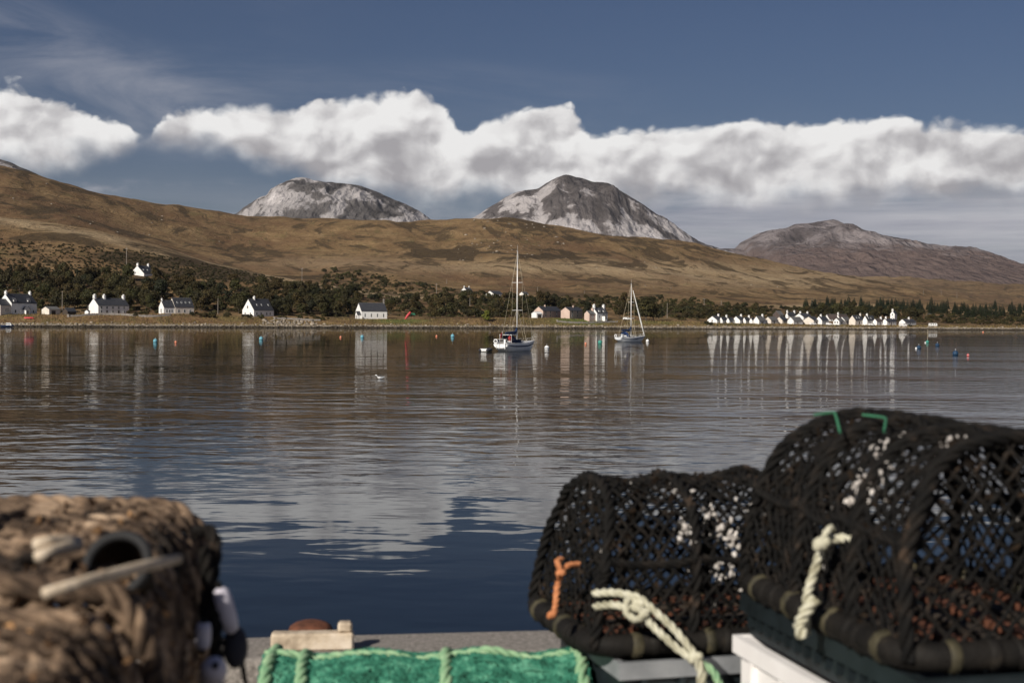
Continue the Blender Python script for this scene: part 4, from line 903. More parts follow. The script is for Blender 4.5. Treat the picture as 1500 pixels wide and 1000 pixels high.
stones('hill_outcrops', 'grey rocks scattered on the left-hand hill', 60, (-20, 330), 800, 1500, .5, 2.2, shin, 4.0)
stones('hill_outcrops', 'grey rocks dotted over the broad right-hand slope', 50, (840, 1150), 800, 1700, .4, 1.8, shin, 4.0)
grassm = pmat('shore_grass', [(0.3, (0.12, 0.10, 0.03)), (0.5, (0.22, 0.16, 0.06)), (0.7, (0.33, 0.25, 0.11))], .25, 3, .85, island=.35, transl=.3)
gv = []
for k in range(9000):
    x = random.uniform(-30, 1530); g0 = ground_at(x, 12+24*random.random()**1.3); h_ = random.uniform(.25, .75); a_ = random.uniform(0, 3.14); w_ = random.uniform(.12, .35)
    dx_, dy_ = math.cos(a_)*w_, math.sin(a_)*w_; lx, ly = random.uniform(-.2, .2), random.uniform(-.2, .2)
    gv += [(g0.x-dx_, g0.y-dy_, g0.z-.05), (g0.x+dx_, g0.y+dy_, g0.z-.05), (g0.x+dx_*.4+lx, g0.y+dy_*.4+ly, g0.z+h_), (g0.x-dx_*.5+lx, g0.y-dy_*.5+ly, g0.z+h_*.8)]
o = np_mesh('shore_grass', np.array(gv), np.arange(len(gv)).reshape(-1, 4), grassm); tag(o, 'rough tawny grass along the top of the far shore', 'grass', kind='stuff')
# ================================================================== BOATS, BUOYS, GULL
gel = pmat('white_gelcoat', [(0.74, 0.74, 0.73), (0.82, 0.82, 0.81)], 1.5, rough=0.25, spec=.5)
gelgrey = pmat('grey_gelcoat', [(0.52, 0.54, 0.56), (0.62, 0.64, 0.66)], 1.5, rough=0.25, spec=.5)
navy = pmat('navy_canvas', [(0.010, 0.022, 0.060), (0.020, 0.040, 0.10)], 3, rough=0.8)
bluec = pmat('blue_canvas', [(0.018, 0.05, 0.16), (0.03, 0.08, 0.23)], 3, rough=0.8)
alu = pmat('mast_alloy', [(0.62, 0.60, 0.57), (0.72, 0.70, 0.67)], 2, rough=0.4, metal=.25)
wire = pmat('rig_wire', [(0.42, 0.36, 0.25), (0.55, 0.48, 0.36)], 4, rough=0.5, metal=.2)
sailw = pmat('sail_cloth', [(0.68, 0.67, 0.63), (0.80, 0.79, 0.75)], 3, rough=0.8)
skinm = pmat('skin', [(0.45, 0.28, 0.20), (0.52, 0.33, 0.24)], 5, rough=.6)
flagm = pmat('red_flag', [(0.50, 0.04, 0.05), (0.62, 0.06, 0.07)], 3, rough=.8)
cblack = pmat('dark_cloth', [(0.02, 0.02, 0.03), (0.05, 0.05, 0.06)], 6, rough=.9)
cred = pmat('red_jacket', [(0.22, 0.02, 0.02), (0.34, 0.04, 0.035)], 6, rough=.85)
def yacht_rows(L, B, fb, n=26, m=9):
    rows = []
    for i in range(n+1):
        s = i/n; x = L*s
        hb = B/2*((.66+.34*math.sin(min(1, s/.42)*math.pi/2)) if s < .42 else 1-((s-.42)/.58)**2.3)
        sh = fb*(.92+.42*(s-.28)**2+.18*s); kel = -.55*math.sin(math.pi*min(1, s*1.08))**.8-.02+max(0, (s-.86)/.14)**1.5*(sh*.55)+max(0, (.14-s)/.14)*.55
        r = []
        for j in range(m+1):
            t_ = j/m; y = hb*math.sin(t_*math.pi/2)**.55*(1 if t_ < 1 else 1); z = kel+(sh-kel)*(t_**1.55)
            xo = x+(.10*L*max(0, (s-.80)/.20)*t_ if s > .8 else 0)-(.02*L*(1-t_) if s < .02 else 0)
            r.append((xo, max(y, .001), z))
        rows.append(r)
    return rows
def person(parent_loc, rz, jacket, label, seated=True):
    """small seated figure: one continuous skinned body"""
    me = bpy.data.meshes.new('person')
    J = [(0, 0, .10), (0, 0, .34), (0, 0.01, .52), (0, .01, .62), (0, 0.02, .76), (0, .02, .86),          # pelvis spine chest neck head crown
         (.10, -.02, .08), (.13, -.44, .12), (.13, -.46, -.32), (-.10, -.02, .08), (-.13, -.44, .12), (-.13, -.46, -.32),
         (.19, .01, .50), (.25, -.06, .25), (.18, -.28, .20), (-.19, .01, .50), (-.25, -.06, .25), (-.18, -.28, .20), (.13, -.58, -.36), (-.13, -.58, -.36)]
    E = [(0, 1), (1, 2), (2, 3), (3, 4), (4, 5), (0, 6), (6, 7), (7, 8), (8, 18), (0, 9), (9, 10), (10, 11), (11, 19), (2, 12), (12, 13), (13, 14), (2, 15), (15, 16), (16, 17)]
    rr = [.15, .14, .16, .06, .105, .07, .10, .075, .05, .10, .075, .05, .07, .052, .04, .07, .052, .04, .035, .035]
    me.from_pydata(J, E, []); me.materials.append(jacket); o = bpy.data.objects.new('person', me); COL.objects.link(o)
    m = o.modifiers.new('skin', 'SKIN'); o.modifiers.new('sub', 'SUBSURF').levels = 1
    for v, q in zip(me.skin_vertices[0].data, rr): v.radius = (q, q)
    me.skin_vertices[0].data[0].use_root = True
    o.modifiers['sub'].render_levels = 1
    o.location = parent_loc; o.rotation_euler = (0, 0, rz); tag(o, label, 'person')
    hd = MB().ball((0, .0, .80), .112, 10, 8, (.88, 1, 1.12)).ball((0, -.115, .795), .022, 6, 4); hd.build('head', skinm, o, True)
    MB().ball((0, .025, .835), .118, 10, 6, (.92, 1, .95)).build('hair', cblack, o, True)
    return o
def yacht(name, label, xs_, ys_, D, hd_deg, L, B, fb, mastH, hullmat, hood, cover, furl, blue_dodger, raked=0.0):
    base = P(xs_, ys_, D); base.z = 0; o = empty(name, base, R(hd_deg)); tag(o, label, 'yacht')
    rows = yacht_rows(L, B, fb); hull = hull_obj('hull', rows, hullmat, o, 'deck', gel)
    n = len(rows)
    # blue sheer stripe and boot top, laid 2 cm proud of the skin
    for nm, lo, hi, mt in (('stripe', .80, .88, navy), ('toe_rail', .985, 1.03, gel)):
        v = []; f = []
        for i, r in enumerate(rows):
            def at(q):
                m = len(r)-1; k = min(int(q*m), m-1); a = q*m-k; p0, p1 = r[k], r[min(k+1, m)]; return [p0[c]+(p1[c]-p0[c])*a for c in range(3)]
            a, b = at(lo), at(min(hi, 1))
            if hi > 1: b[2] += .06
            for sgn in (1, -1): v += [(a[0], sgn*(a[1]+.015), a[2]), (b[0], sgn*(b[1]+.015), b[2])]
        for i in range(n-1):
            f += [(4*i, 4*i+1, 4*i+5, 4*i+4), (4*i+2, 4*i+6, 4*i+7, 4*i+3)]
        mesh_obj(nm, v, f, mt, hull)
    dz_ = fb*.97
    # coachroof with windows
    c = MB(); w = B*.30; v = []
    secs = [(.30, w, .42), (.34, w, .46), (.55, w*.95, .40), (.68, w*.7, .22), (.74, w*.45, .04)]
    for s, hw, hh in secs: v += [(s*L, -hw, dz_-.05), (s*L, -hw*.82, dz_+hh), (s*L, hw*.82, dz_+hh), (s*L, hw, dz_-.05)]
    f = [(4*i+k, 4*i+4+k, 4*i+5+k, 4*i+1+k) for i in range(len(secs)-1) for k in range(3)]+[(0, 1, 2, 3), tuple(4*(len(secs)-1)+k for k in (3, 2, 1, 0))]
    cr = c.add(v, f).build('coachroof', gel, o)
    for sg in (-1, 1):
        for s0, s1 in ((.36, .44), (.46, .54)):
            MB().add([(s0*L, sg*(w*.93+.02), dz_+.14), (s1*L, sg*(w*.92+.02), dz_+.14), (s1*L, sg*(w*.86+.02), dz_+.31), (s0*L, sg*(w*.87+.02), dz_+.31)], [(0, 1, 2, 3)]).build('window', glass, cr)
    MB().box(.04*L, .29*L, -B*.32, -B*.25, dz_-.05, dz_+.28).box(.04*L, .29*L, B*.25, B*.32, dz_-.05, dz_+.28).build('cockpit_coaming', gel, o)
    # spray hood
    v = []; hs = [(.22, .62, 1.18), (.27, .66, 1.22), (.33, .62, .95), (.38, .55, .45)]
    for s, hw, hh in hs:
        for k in range(9):
            a = math.pi*k/8; v.append((s*L, -math.cos(a)*B*.5*hw, dz_+.1+hh*math.sin(a)**.6))
    f = [(9*i+k, 9*i+10+k-1, 9*i+10+k, 9*i+k+1) for i in range(len(hs)-1) for k in range(8)]
    sp = MB().add(v, f).build('spray_hood', hood, o, True, False)
    # mast, boom, sail cover
    mx = .52*L
    ms = MB().tube([(mx, 0, dz_-.1), (mx-.02, 0, dz_+mastH*.5), (mx-raked*mastH, 0, dz_+mastH)], [.105, .10, .075], 10).build('mast', alu, o, True)
    MB().tube([(mx, 0, dz_+mastH), (mx, 0, dz_+mastH+.9)], .015, 5).box(mx-.25, mx+.05, -.02, .02, dz_+mastH, dz_+mastH+.06).build('masthead_aerial', alu, ms)
    for q in (.36, .66):
        z = dz_+mastH*q; MB().tube([(mx, -.85, z), (mx, .85, z)], .035, 6).build('spreader', alu, ms)
    bz = dz_+1.35; b = MB().tube([(mx-.1, 0, bz), (mx-.36*L, 0, bz+.05)], .07, 8).build('boom', alu, o)
    v = []
    for k in range(15):
        s = k/14; rad = .30-.12*s+.03*math.sin(k*2.3)
        for j in range(8):
            a = 2*math.pi*j/8; v.append((mx-.12-.35*L*s, rad*.6*math.cos(a), bz+.22-.05*s+rad*math.sin(a)+.55*max(0, 1-s*9)))
    f = [(8*i+j, 8*i+(j+1) % 8, 8*i+8+(j+1) % 8, 8*i+8+j) for i in range(14) for j in range(8)]+[tuple(range(8)), tuple(14*8+j for j in range(8))]
    MB().add(v, f).build('sail_cover', cover, b, True)
    # rigging
    top = Vector((mx-raked*mastH, 0, dz_+mastH)); bow = Vector((L*1.075, 0, fb*1.12)); st = Vector((.01*L, 0, fb*.95)); wr = .016*D/200
    if furl:
        fh = top.lerp(bow, .12); MB().tube([bow, bow.lerp(fh, .06), bow.lerp(fh, .3), bow.lerp(fh, .8), fh], [.05, .13, .16, .11, .05], 8).build('furled_genoa', sailw, o, True)
    MB().tube([bow, top], wr, 4).build('forestay', wire, o)
    MB().tube([st, top], wr, 4).build('backstay', wire, o)
    for sg in (-1, 1):
        MB().tube([(mx-.15, sg*B*.47, fb), (mx, sg*.85, dz_+mastH*.36), (mx, sg*.80, dz_+mastH*.66), top], wr, 4).build('cap_shroud', wire, o)
        for q in (-.55, .45): MB().tube([(mx+q, sg*B*.46, fb), (mx, sg*.1, dz_+mastH*.36)], wr, 4).build('lower_shroud', wire, o)
    # rails
    def rail(nm, pts, r_=.022): return MB().tube(pts, r_*D/200, 5).build(nm, alu, o)
    rail('pulpit', [(L*.93, -B*.17, fb*1.08), (L*.95, -B*.15, fb*1.08+.6), (L*1.07, 0, fb*1.15+.6), (L*.95, B*.15, fb*1.08+.6), (L*.93, B*.17, fb*1.08)])
    rail('pushpit', [(L*.10, -B*.40, fb), (L*.08, -B*.40, fb+.62), (.0, -B*.33, fb+.62), (.0, B*.33, fb+.62), (L*.08, B*.40, fb+.62), (L*.10, B*.40, fb)])
    for sg in (-1, 1):
        MB().tube([(L*.08, sg*B*.41, fb+.60), (L*.45, sg*B*.5, fb+.58), (L*.75, sg*B*.38, fb+.62), (L*.95, sg*B*.15, fb*1.08+.6)], .010*D/200, 4).build('guard_wire', alu, o)
        for s in (.25, .38, .52, .66, .8):
            hb = B/2*((.66+.34*math.sin(min(1, s/.42)*math.pi/2)) if s < .42 else 1-((s-.42)/.58)**2.3)
            MB().tube([(s*L, sg*hb*.95, fb), (s*L, sg*hb*.95, fb+.6)], .014*D/200, 4).build('stanchion', alu, o)
        if blue_dodger: MB().add([(L*.09, sg*(B*.425), fb+.12), (L*.33, sg*(B*.495), fb+.12), (L*.33, sg*(B*.495), fb+.60), (L*.09, sg*(B*.425), fb+.60)], [(0, 1, 2, 3)]).build('cockpit_dodger', navy, o)
    return o, base
HD1 = 90-27
y1, b1 = yacht('yacht', 'larger white yacht with navy cockpit dodgers and red flag on a mooring', 735, 514, 205, HD1, 10.2, 3.3, 1.12, 13.6, gel, navy, navy, False, True)
y1.location.x -= .2
Ly = 10.2
# flag, lifebuoy, outboard and mizzen-like stern gear on the larger yacht
MB().tube([(-.05, -.5, 1.2), (-.45, -.5, 2.9)], .03, 6).build('flagstaff', alu, y1)
v = [(-.43-.10*i, -.5+.09*math.sin(i*1.9), 2.75-.20*j-.05*i) for i in range(7) for j in range(4)]
mesh_obj('flag', v, [(4*i+j, 4*i+4+j, 4*i+5+j, 4*i+j+1) for i in range(6) for j in range(3)], flagm, y1, True)
def torus_mb(c, Rr, r, ax=0, n=18, m=8):
    b = MB(); v = []
    for i in range(n):
        a = 2*math.pi*i/n
        for j in range(m):
            q = 2*math.pi*j/m; rad = Rr+r*math.cos(q); p = [r*math.sin(q), rad*math.cos(a), rad*math.sin(a)]
            if ax == 1: p = [p[1], p[0], p[2]]
            if ax == 2: p = [p[1], p[2], p[0]]
            v.append((c[0]+p[0], c[1]+p[1], c[2]+p[2]))
    return b.add(v, [(i*m+j, ((i+1) % n)*m+j, ((i+1) % n)*m+(j+1) % m, i*m+(j+1) % m) for i in range(n) for j in range(m)])
torus_mb((-.06, .75, 1.45), .27, .075).build('lifebuoy', gel, y1, True)
MB().box(-.32, -.08, -.98, -.72, 1.1, 1.75).box(-.26, -.16, -.9, -.8, .35, 1.1).build('outboard_motor', gel, y1)
MB().tube([(-.35, .1, .35), (-.1, .1, 1.1)], .03).tube([(-.35, .5, .35), (-.1, .5, 1.1)], .03).build('stern_ladder', alu, y1)
MB().box(1.6, 3.2, -1.0, 1.0, 2.35, 2.41).build('bimini', gel, y1)
for sx in (1.65, 3.1):
    for sy in (-.95, .95): MB().tube([(sx, sy, 1.3), (sx, sy, 2.36)], .03, 5).build('bimini_post', alu, y1)
rz1 = R(HD1)
def on_yacht(lx, ly, lz): return y1.matrix_basis @ Vector((lx, ly, lz))
person(on_yacht(1.7, -.62, 1.52), rz1+R(90), cred, 'person in a dark red jacket seated in the larger yacht cockpit')
person(on_yacht(2.6, .62, 1.52), rz1-R(60), cblack, 'person in dark clothes seated in the larger yacht cockpit')
# dinghy astern
dq = P(712, 515, 203); o = empty('rubber_dinghy', (dq.x, dq.y, 0), R(HD1+12)); tag(o, 'dark inflatable dinghy floating at the larger yacht stern', 'dinghy')
for sg in (-1, 1): MB().tube([(-1.3, sg*.55, .22), (.6, sg*.58, .24), (1.2, sg*.34, .30), (1.45, 0, .34)], [.2, .22, .21, .19], 10).build('side_tube', cblack, o, True)
MB().box(-1.25, 1.1, -.45, .45, .06, .12).build('floor', cblack, o); MB().box(-.2, .05, -.5, .5, .3, .36).build('thwart', frame_w, o); MB().box(-1.25, -1.18, -.5, .5, .05, .45).build('transom', frame_w, o)
y2, b2 = yacht('yacht', 'smaller white yacht with bright blue spray hood and furled white genoa', 905, 500.5, 305, 90-46, 8.2, 2.8, .95, 11.6, gelgrey, bluec, navy, True, False)
torus_mb((-.05, .6, 1.3), .27, .08).build('lifebuoy', gel, y2, True)
MB().box(.2, .7, -1.1, -.7, .95, 1.7).build('stern_locker', gelgrey, y2)
# small cuddy motor boat by the left shore
mb_ = P(11, 481.5, 640); o = empty('motor_boat', (mb_.x, mb_.y, 0), R(8)); tag(o, 'small motor boat with white cuddy and dark hull by the shore', 'motor boat')
hull_obj('hull', hull_mb(5.6, 2.1, .95), navy, o, 'deck', gel, .12)
MB().prism([(-.6, .8), (1.9, .8), (1.35, 1.95), (-.5, 2.05)], 1, -.8, .8).build('cuddy', gel, o)
for q in (-.25, .35, .9): MB().box(q-.22, q+.22, -.82, .82, 1.35, 1.75).build('window', glass, o)
MB().tube([(2.6, 0, .9), (3.9, 0, -.2)], .03).build('mooring_line', wire, o)
# buoys
bu_blue = pmat('buoy_pale_blue', [(0.10, 0.30, 0.38), (0.18, 0.42, 0.50)], 3, rough=.5)
bu_navy = pmat('buoy_navy', [(0.012, 0.035, 0.075), (0.02, 0.06, 0.12)], 3, rough=.5)
bu_teal = pmat('buoy_teal', [(0.04, 0.22, 0.17), (0.07, 0.30, 0.24)], 3, rough=.5)
bu_or = pmat('buoy_orange', [(0.62, 0.20, 0.11), (0.75, 0.30, 0.18)], 3, rough=.5)
bu_red = pmat('buoy_red', [(0.55, 0.06, 0.05), (0.65, 0.12, 0.10)], 3, rough=.5)
def buoy(x, y, rpx, mat, label, band=None, staff=0, pick=None):
    D = H*F/(y-yh(x)); q = P(x, y, D); r = rpx*D/F; o = empty('mooring_buoy', (q.x, q.y, 0)); tag(o, label, 'buoy', 'mooring buoys in the bay')
    MB().ball((0, 0, r*.55), r, 14, 10).build('float', mat, o, True)
    MB().tube([(0, 0, r*1.45), (0, 0, r*1.8)], r*.14, 6).build('eye_stem', metal_g, o); torus_mb((0, 0, r*1.95), r*.2, r*.07).build('ring', metal_g, o)
    if band: torus_mb((0, 0, r*.62), r*.96, r*.12, 2).build('band', band, o, True)
    if staff: MB().tube([(0, 0, r), (r*.2, 0, staff*D/F)], .035*D/300, 5).build('staff', wire, o)
    if pick: MB().ball((-r*1.3, -r*.2, r*.15), r*.5, 8, 6).build('pickup_float', pick, o, True)
buoy(227.5, 501, 3.2, bu_blue, 'pale blue buoy floating before the three-chimney house'); buoy(257.5, 502, 1.9, bu_or, 'small orange buoy beside the pale blue buoy before the rooflight cottage')
buoy(382.5, 497.5, 3.0, bu_blue, 'pale blue buoy floating before the steep-roofed cottage'); buoy(499, 494.5, 1.6, bu_or, 'tiny orange buoy left of the chapel reflection')
buoy(530.5, 494.5, 2.6, bu_blue, 'pale blue buoy in the chapel reflection'); buoy(639.5, 493, 1.5, bu_or, 'tiny pinkish buoy midway between chapel and larger yacht')
buoy(663, 493.5, 2.8, bu_blue, 'pale blue buoy nearest to the bright yellow-green tree'); buoy(801, 511.5, 3.6, gel, 'white buoy with dark top off the larger yacht bow', band=bu_navy)
buoy(858, 504, 1.7, bu_or, 'small orange buoy between the two yachts'); buoy(879, 503, 3.2, bu_teal, 'teal buoy with thin staff at the smaller yacht stern', staff=14)
buoy(948.5, 500.5, 2.4, gel, 'white buoy just off the smaller yacht bow'); buoy(1346, 510.5, 3.2, bu_navy, 'navy buoy with white pickup float below the shingle beach', pick=gel)
buoy(1358.5, 502, 2.4, bu_teal, 'dark green buoy carrying a thin staff below the caravan', staff=20, pick=gel); buoy(1373, 507, 3.0, bu_navy, 'plain navy buoy right of the staff buoy')
buoy(1399.5, 520, 4.3, bu_navy, 'largest navy buoy next to the red one'); buoy(1418, 521, 1.9, bu_red, 'small red and white buoy beside the largest navy buoy', band=gel)
buoy(1440, 487, 1.2, bu_or, 'tiny orange buoy far off near the scrubby shore')
# gull sitting on the water
D = H*F/(555-yh(557)); q = P(557, 555, D); o = empty('gull', (q.x, q.y, 0), R(200)); tag(o, 'white gull sitting on the open water below the chapel', 'gull')
s = .14
v = []; secs = [(-.34, .02, .16), (-.22, .07, .13), (-.05, .12, .09), (.10, .12, .09), (.20, .075, .14), (.25, .055, .24), (.30, .06, .30), (.36, .035, .30), (.42, .008, .285)]
for x, r_, z in secs:
    for k in range(8):
        a = 2*math.pi*k/8; v.append((x, r_*math.cos(a), z+r_*.85*math.sin(a)))
MB().add(v, [(8*i+k, 8*i+(k+1) % 8, 8*i+8+(k+1) % 8, 8*i+8+k) for i in range(len(secs)-1) for k in range(8)]+[tuple(range(8)), tuple(8*(len(secs)-1)+k for k in range(8))]).build('body', gel, o, True)
for sg in (-1, 1): MB().add([(.12, sg*.125, .12), (-.05, sg*.14, .17), (-.36, sg*.05, .20), (-.10, sg*.135, .07)], [(0, 1, 2, 3)]).build('wing', gelgrey, o)
# ================================================================== PIER AND FISHING GEAR (near the camera)
conc = pmat('pier_concrete', [(0.3, (0.13, 0.115, 0.10)), (0.5, (0.26, 0.235, 0.21)), (0.7, (0.42, 0.38, 0.34))], 60, 4, .9, .006, 120, noise_rough=.75)
DZ = H-1.10                                   # deck level
PA = R(8.0)
pier = empty('pier', (-.3, 4.05, DZ), PA); tag(pier, 'rough concrete pier with a raised kerb along its edge', 'pier', kind='structure')
def slab(nm, x0, x1, y0, y1, z0, z1, parent, bev=.02):
    o = MB().box(x0, x1, y0, y1, z0, z1).build(nm, conc, parent); m = o.modifiers.new('b', 'BEVEL'); m.width = bev; m.segments = 2; return o
slab('deck', -30, 30, -12, -.03, -DZ-2.5, 0, pier)
for k in range(8): slab('kerb', -18.6+4.5*k+.006, -14.1+4.5*k-.006, -.03, .26, -DZ-2.5, .15, pier)
# ---- twine tubes in bulk
def tubes_np(A, B_, r, n=4, sag=None):
    """many straight twine segments: A,B_ (k,3)"""
    d = B_-A; L = np.linalg.norm(d, axis=1)[:, None]; d = d/np.maximum(L, 1e-9); ref = np.where(np.abs(d[:, 2:3]) < .9, np.array([[0, 0, 1.0]]), np.array([[1.0, 0, 0]]))
    u = np.cross(d, ref); u /= np.linalg.norm(u, axis=1)[:, None]; w = np.cross(d, u); r = np.broadcast_to(np.asarray(r, float).reshape(-1, 1), (len(A), 1))
    ring = [u*math.cos(2*math.pi*k/n)+w*math.sin(2*math.pi*k/n) for k in range(n)]
    V_ = np.stack([A-d*r*.4+q*r for q in ring]+[B_+d*r*.4+q*r for q in ring], 1).reshape(-1, 3)
    base = (np.arange(len(A))*2*n)[:, None, None]; f = np.array([[k, (k+1) % n, n+(k+1) % n, n+k] for k in range(n)])[None]
    return V_, (base+f).reshape(-1, 4)
def rope_mb(path, r, turns=None, strands=3, step=.006, jitter=0.0, seed=0):
    """laid rope: strands twisted round a path"""
    pts = [Vector(p) for p in path]; L = [0]
    for a, b in zip(pts, pts[1:]): L.append(L[-1]+(b-a).length)
    P_ = np.array(pts); Ls = np.array(L); n = max(6, int(Ls[-1]/step)); s = np.linspace(0, Ls[-1], n)
    # smooth the path
    C = np.stack([sinterp(s, np.stack([Ls, P_[:, c]], 1)) for c in range(3)], 1)
    if jitter:
        rr = np.random.default_rng(seed); k = rr.normal(size=(max(3, n//8), 3))*jitter; xk = np.linspace(0, n-1, len(k)); C = C+np.stack([np.interp(np.arange(n), xk, k[:, c]) for c in range(3)], 1)
    T = np.gradient(C, axis=0); T /= np.linalg.norm(T, axis=1)[:, None]; up = np.array([.3, .2, .93]); U = np.cross(T, up); U /= np.maximum(np.linalg.norm(U, axis=1)[:, None], 1e-6); Wv = np.cross(T, U)
    pitch = r*7.0; parts = []; m = 6
    for q in range(strands):
        ph = 2*math.pi*(s/pitch+q/strands); ctr = C+(U*np.cos(ph)[:, None]+Wv*np.sin(ph)[:, None])*r*.52
        ring = np.stack([ctr+(U*math.cos(2*math.pi*k/m)+Wv*math.sin(2*math.pi*k/m))*r*.56 for k in range(m)], 1).reshape(-1, 3)
        f = np.array([[i*m+k, i*m+(k+1) % m, (i+1)*m+(k+1) % m, (i+1)*m+k] for i in range(n-1) for k in range(m)]); parts.append((ring, f))
    return join_np(parts)
def rope(name, path, r, mat, parent, jitter=0, seed=0):
    V_, f = rope_mb(path, r, jitter=jitter, seed=seed); return np_mesh(name, V_, f, mat, parent, True)

twine_k = pmat('black_twine', [(0.32, (0.003, 0.003, 0.003)), (0.52, (0.008, 0.007, 0.006)), (0.64, (0.018, 0.014, 0.011)), (0.80, (0.085, 0.055, 0.036))], 24, 4, .8, .002, 300, spec=.2)
twine_b = pmat('brown_twine', [(0.36, (0.018, 0.013, 0.010)), (0.48, (0.10, 0.066, 0.043)), (0.58, (0.27, 0.185, 0.12)), (0.72, (0.52, 0.38, 0.26))], 11, 4, .9, .002, 300)
twine_g = pmat('green_twine', [(0.34, (0.012, 0.075, 0.045)), (0.5, (0.035, 0.19, 0.12)), (0.66, (0.13, 0.38, 0.25))], 25, 4, .8, .001, 300)
rope_g = pmat('pale_green_rope', [(0.3, (0.13, 0.30, 0.16)), (0.7, (0.36, 0.50, 0.30))], 30, 4, .85)
rope_c = pmat('cream_rope', [(0.3, (0.26, 0.24, 0.16)), (0.5, (0.50, 0.48, 0.36)), (0.7, (0.66, 0.64, 0.52))], 40, 4, .85)
rope_o = pmat('orange_rope', [(0.3, (0.40, 0.14, 0.05)), (0.7, (0.66, 0.28, 0.13))], 40, 4, .8)
rubber = pmat('rubber_strip', [(0.3, (0.005, 0.0045, 0.004)), (0.6, (0.014, 0.012, 0.010)), (0.8, (0.060, 0.048, 0.032))], 22, 4, .7, .002, 150, spec=.2)
rope_olive = pmat('olive_strap', [(0.3, (0.022, 0.020, 0.012)), (0.6, (0.070, 0.060, 0.034)), (0.8, (0.14, 0.12, 0.07))], 30, 4, .7)
barn = pmat('barnacle_shell', [(0.3, (0.42, 0.38, 0.34)), (0.7, (0.70, 0.66, 0.62))], 60, 3, .7, island=.25)
weedm = pmat('dried_weed', [(0.38, (0.016, 0.011, 0.008)), (0.5, (0.13, 0.072, 0.036)), (0.62, (0.50, 0.28, 0.125))], 9, 4, .9, island=.5, transl=.2)
weedk = pmat('black_weed', [(0.3, (0.004, 0.0035, 0.003)), (0.7, (0.030, 0.020, 0.013))], 18, 4, .9, spec=.1, island=.5, transl=.1)
rust = pmat('rusty_steel', [(0.3, (0.05, 0.022, 0.014)), (0.7, (0.20, 0.075, 0.04))], 20, 5, .85, .003, 120)
oldwood = pmat('weathered_wood', [(0.3, (0.28, 0.215, 0.15)), (0.5, (0.56, 0.46, 0.34)), (0.7, (0.74, 0.64, 0.52))], 14, 5, .85, .003, 60)
plas_w = pmat('white_plastic', [(0.3, (0.80, 0.77, 0.75)), (0.7, (0.90, 0.88, 0.86))], 9, 4, .45)
plas_t = pmat('dark_teal_plastic', [(0.3, (0.006, 0.009, 0.010)), (0.7, (0.018, 0.026, 0.030))], 9, 4, .45)
plas_g = pmat('grey_plastic', [(0.3, (0.16, 0.17, 0.18)), (0.7, (0.30, 0.31, 0.32))], 9, 4, .45)

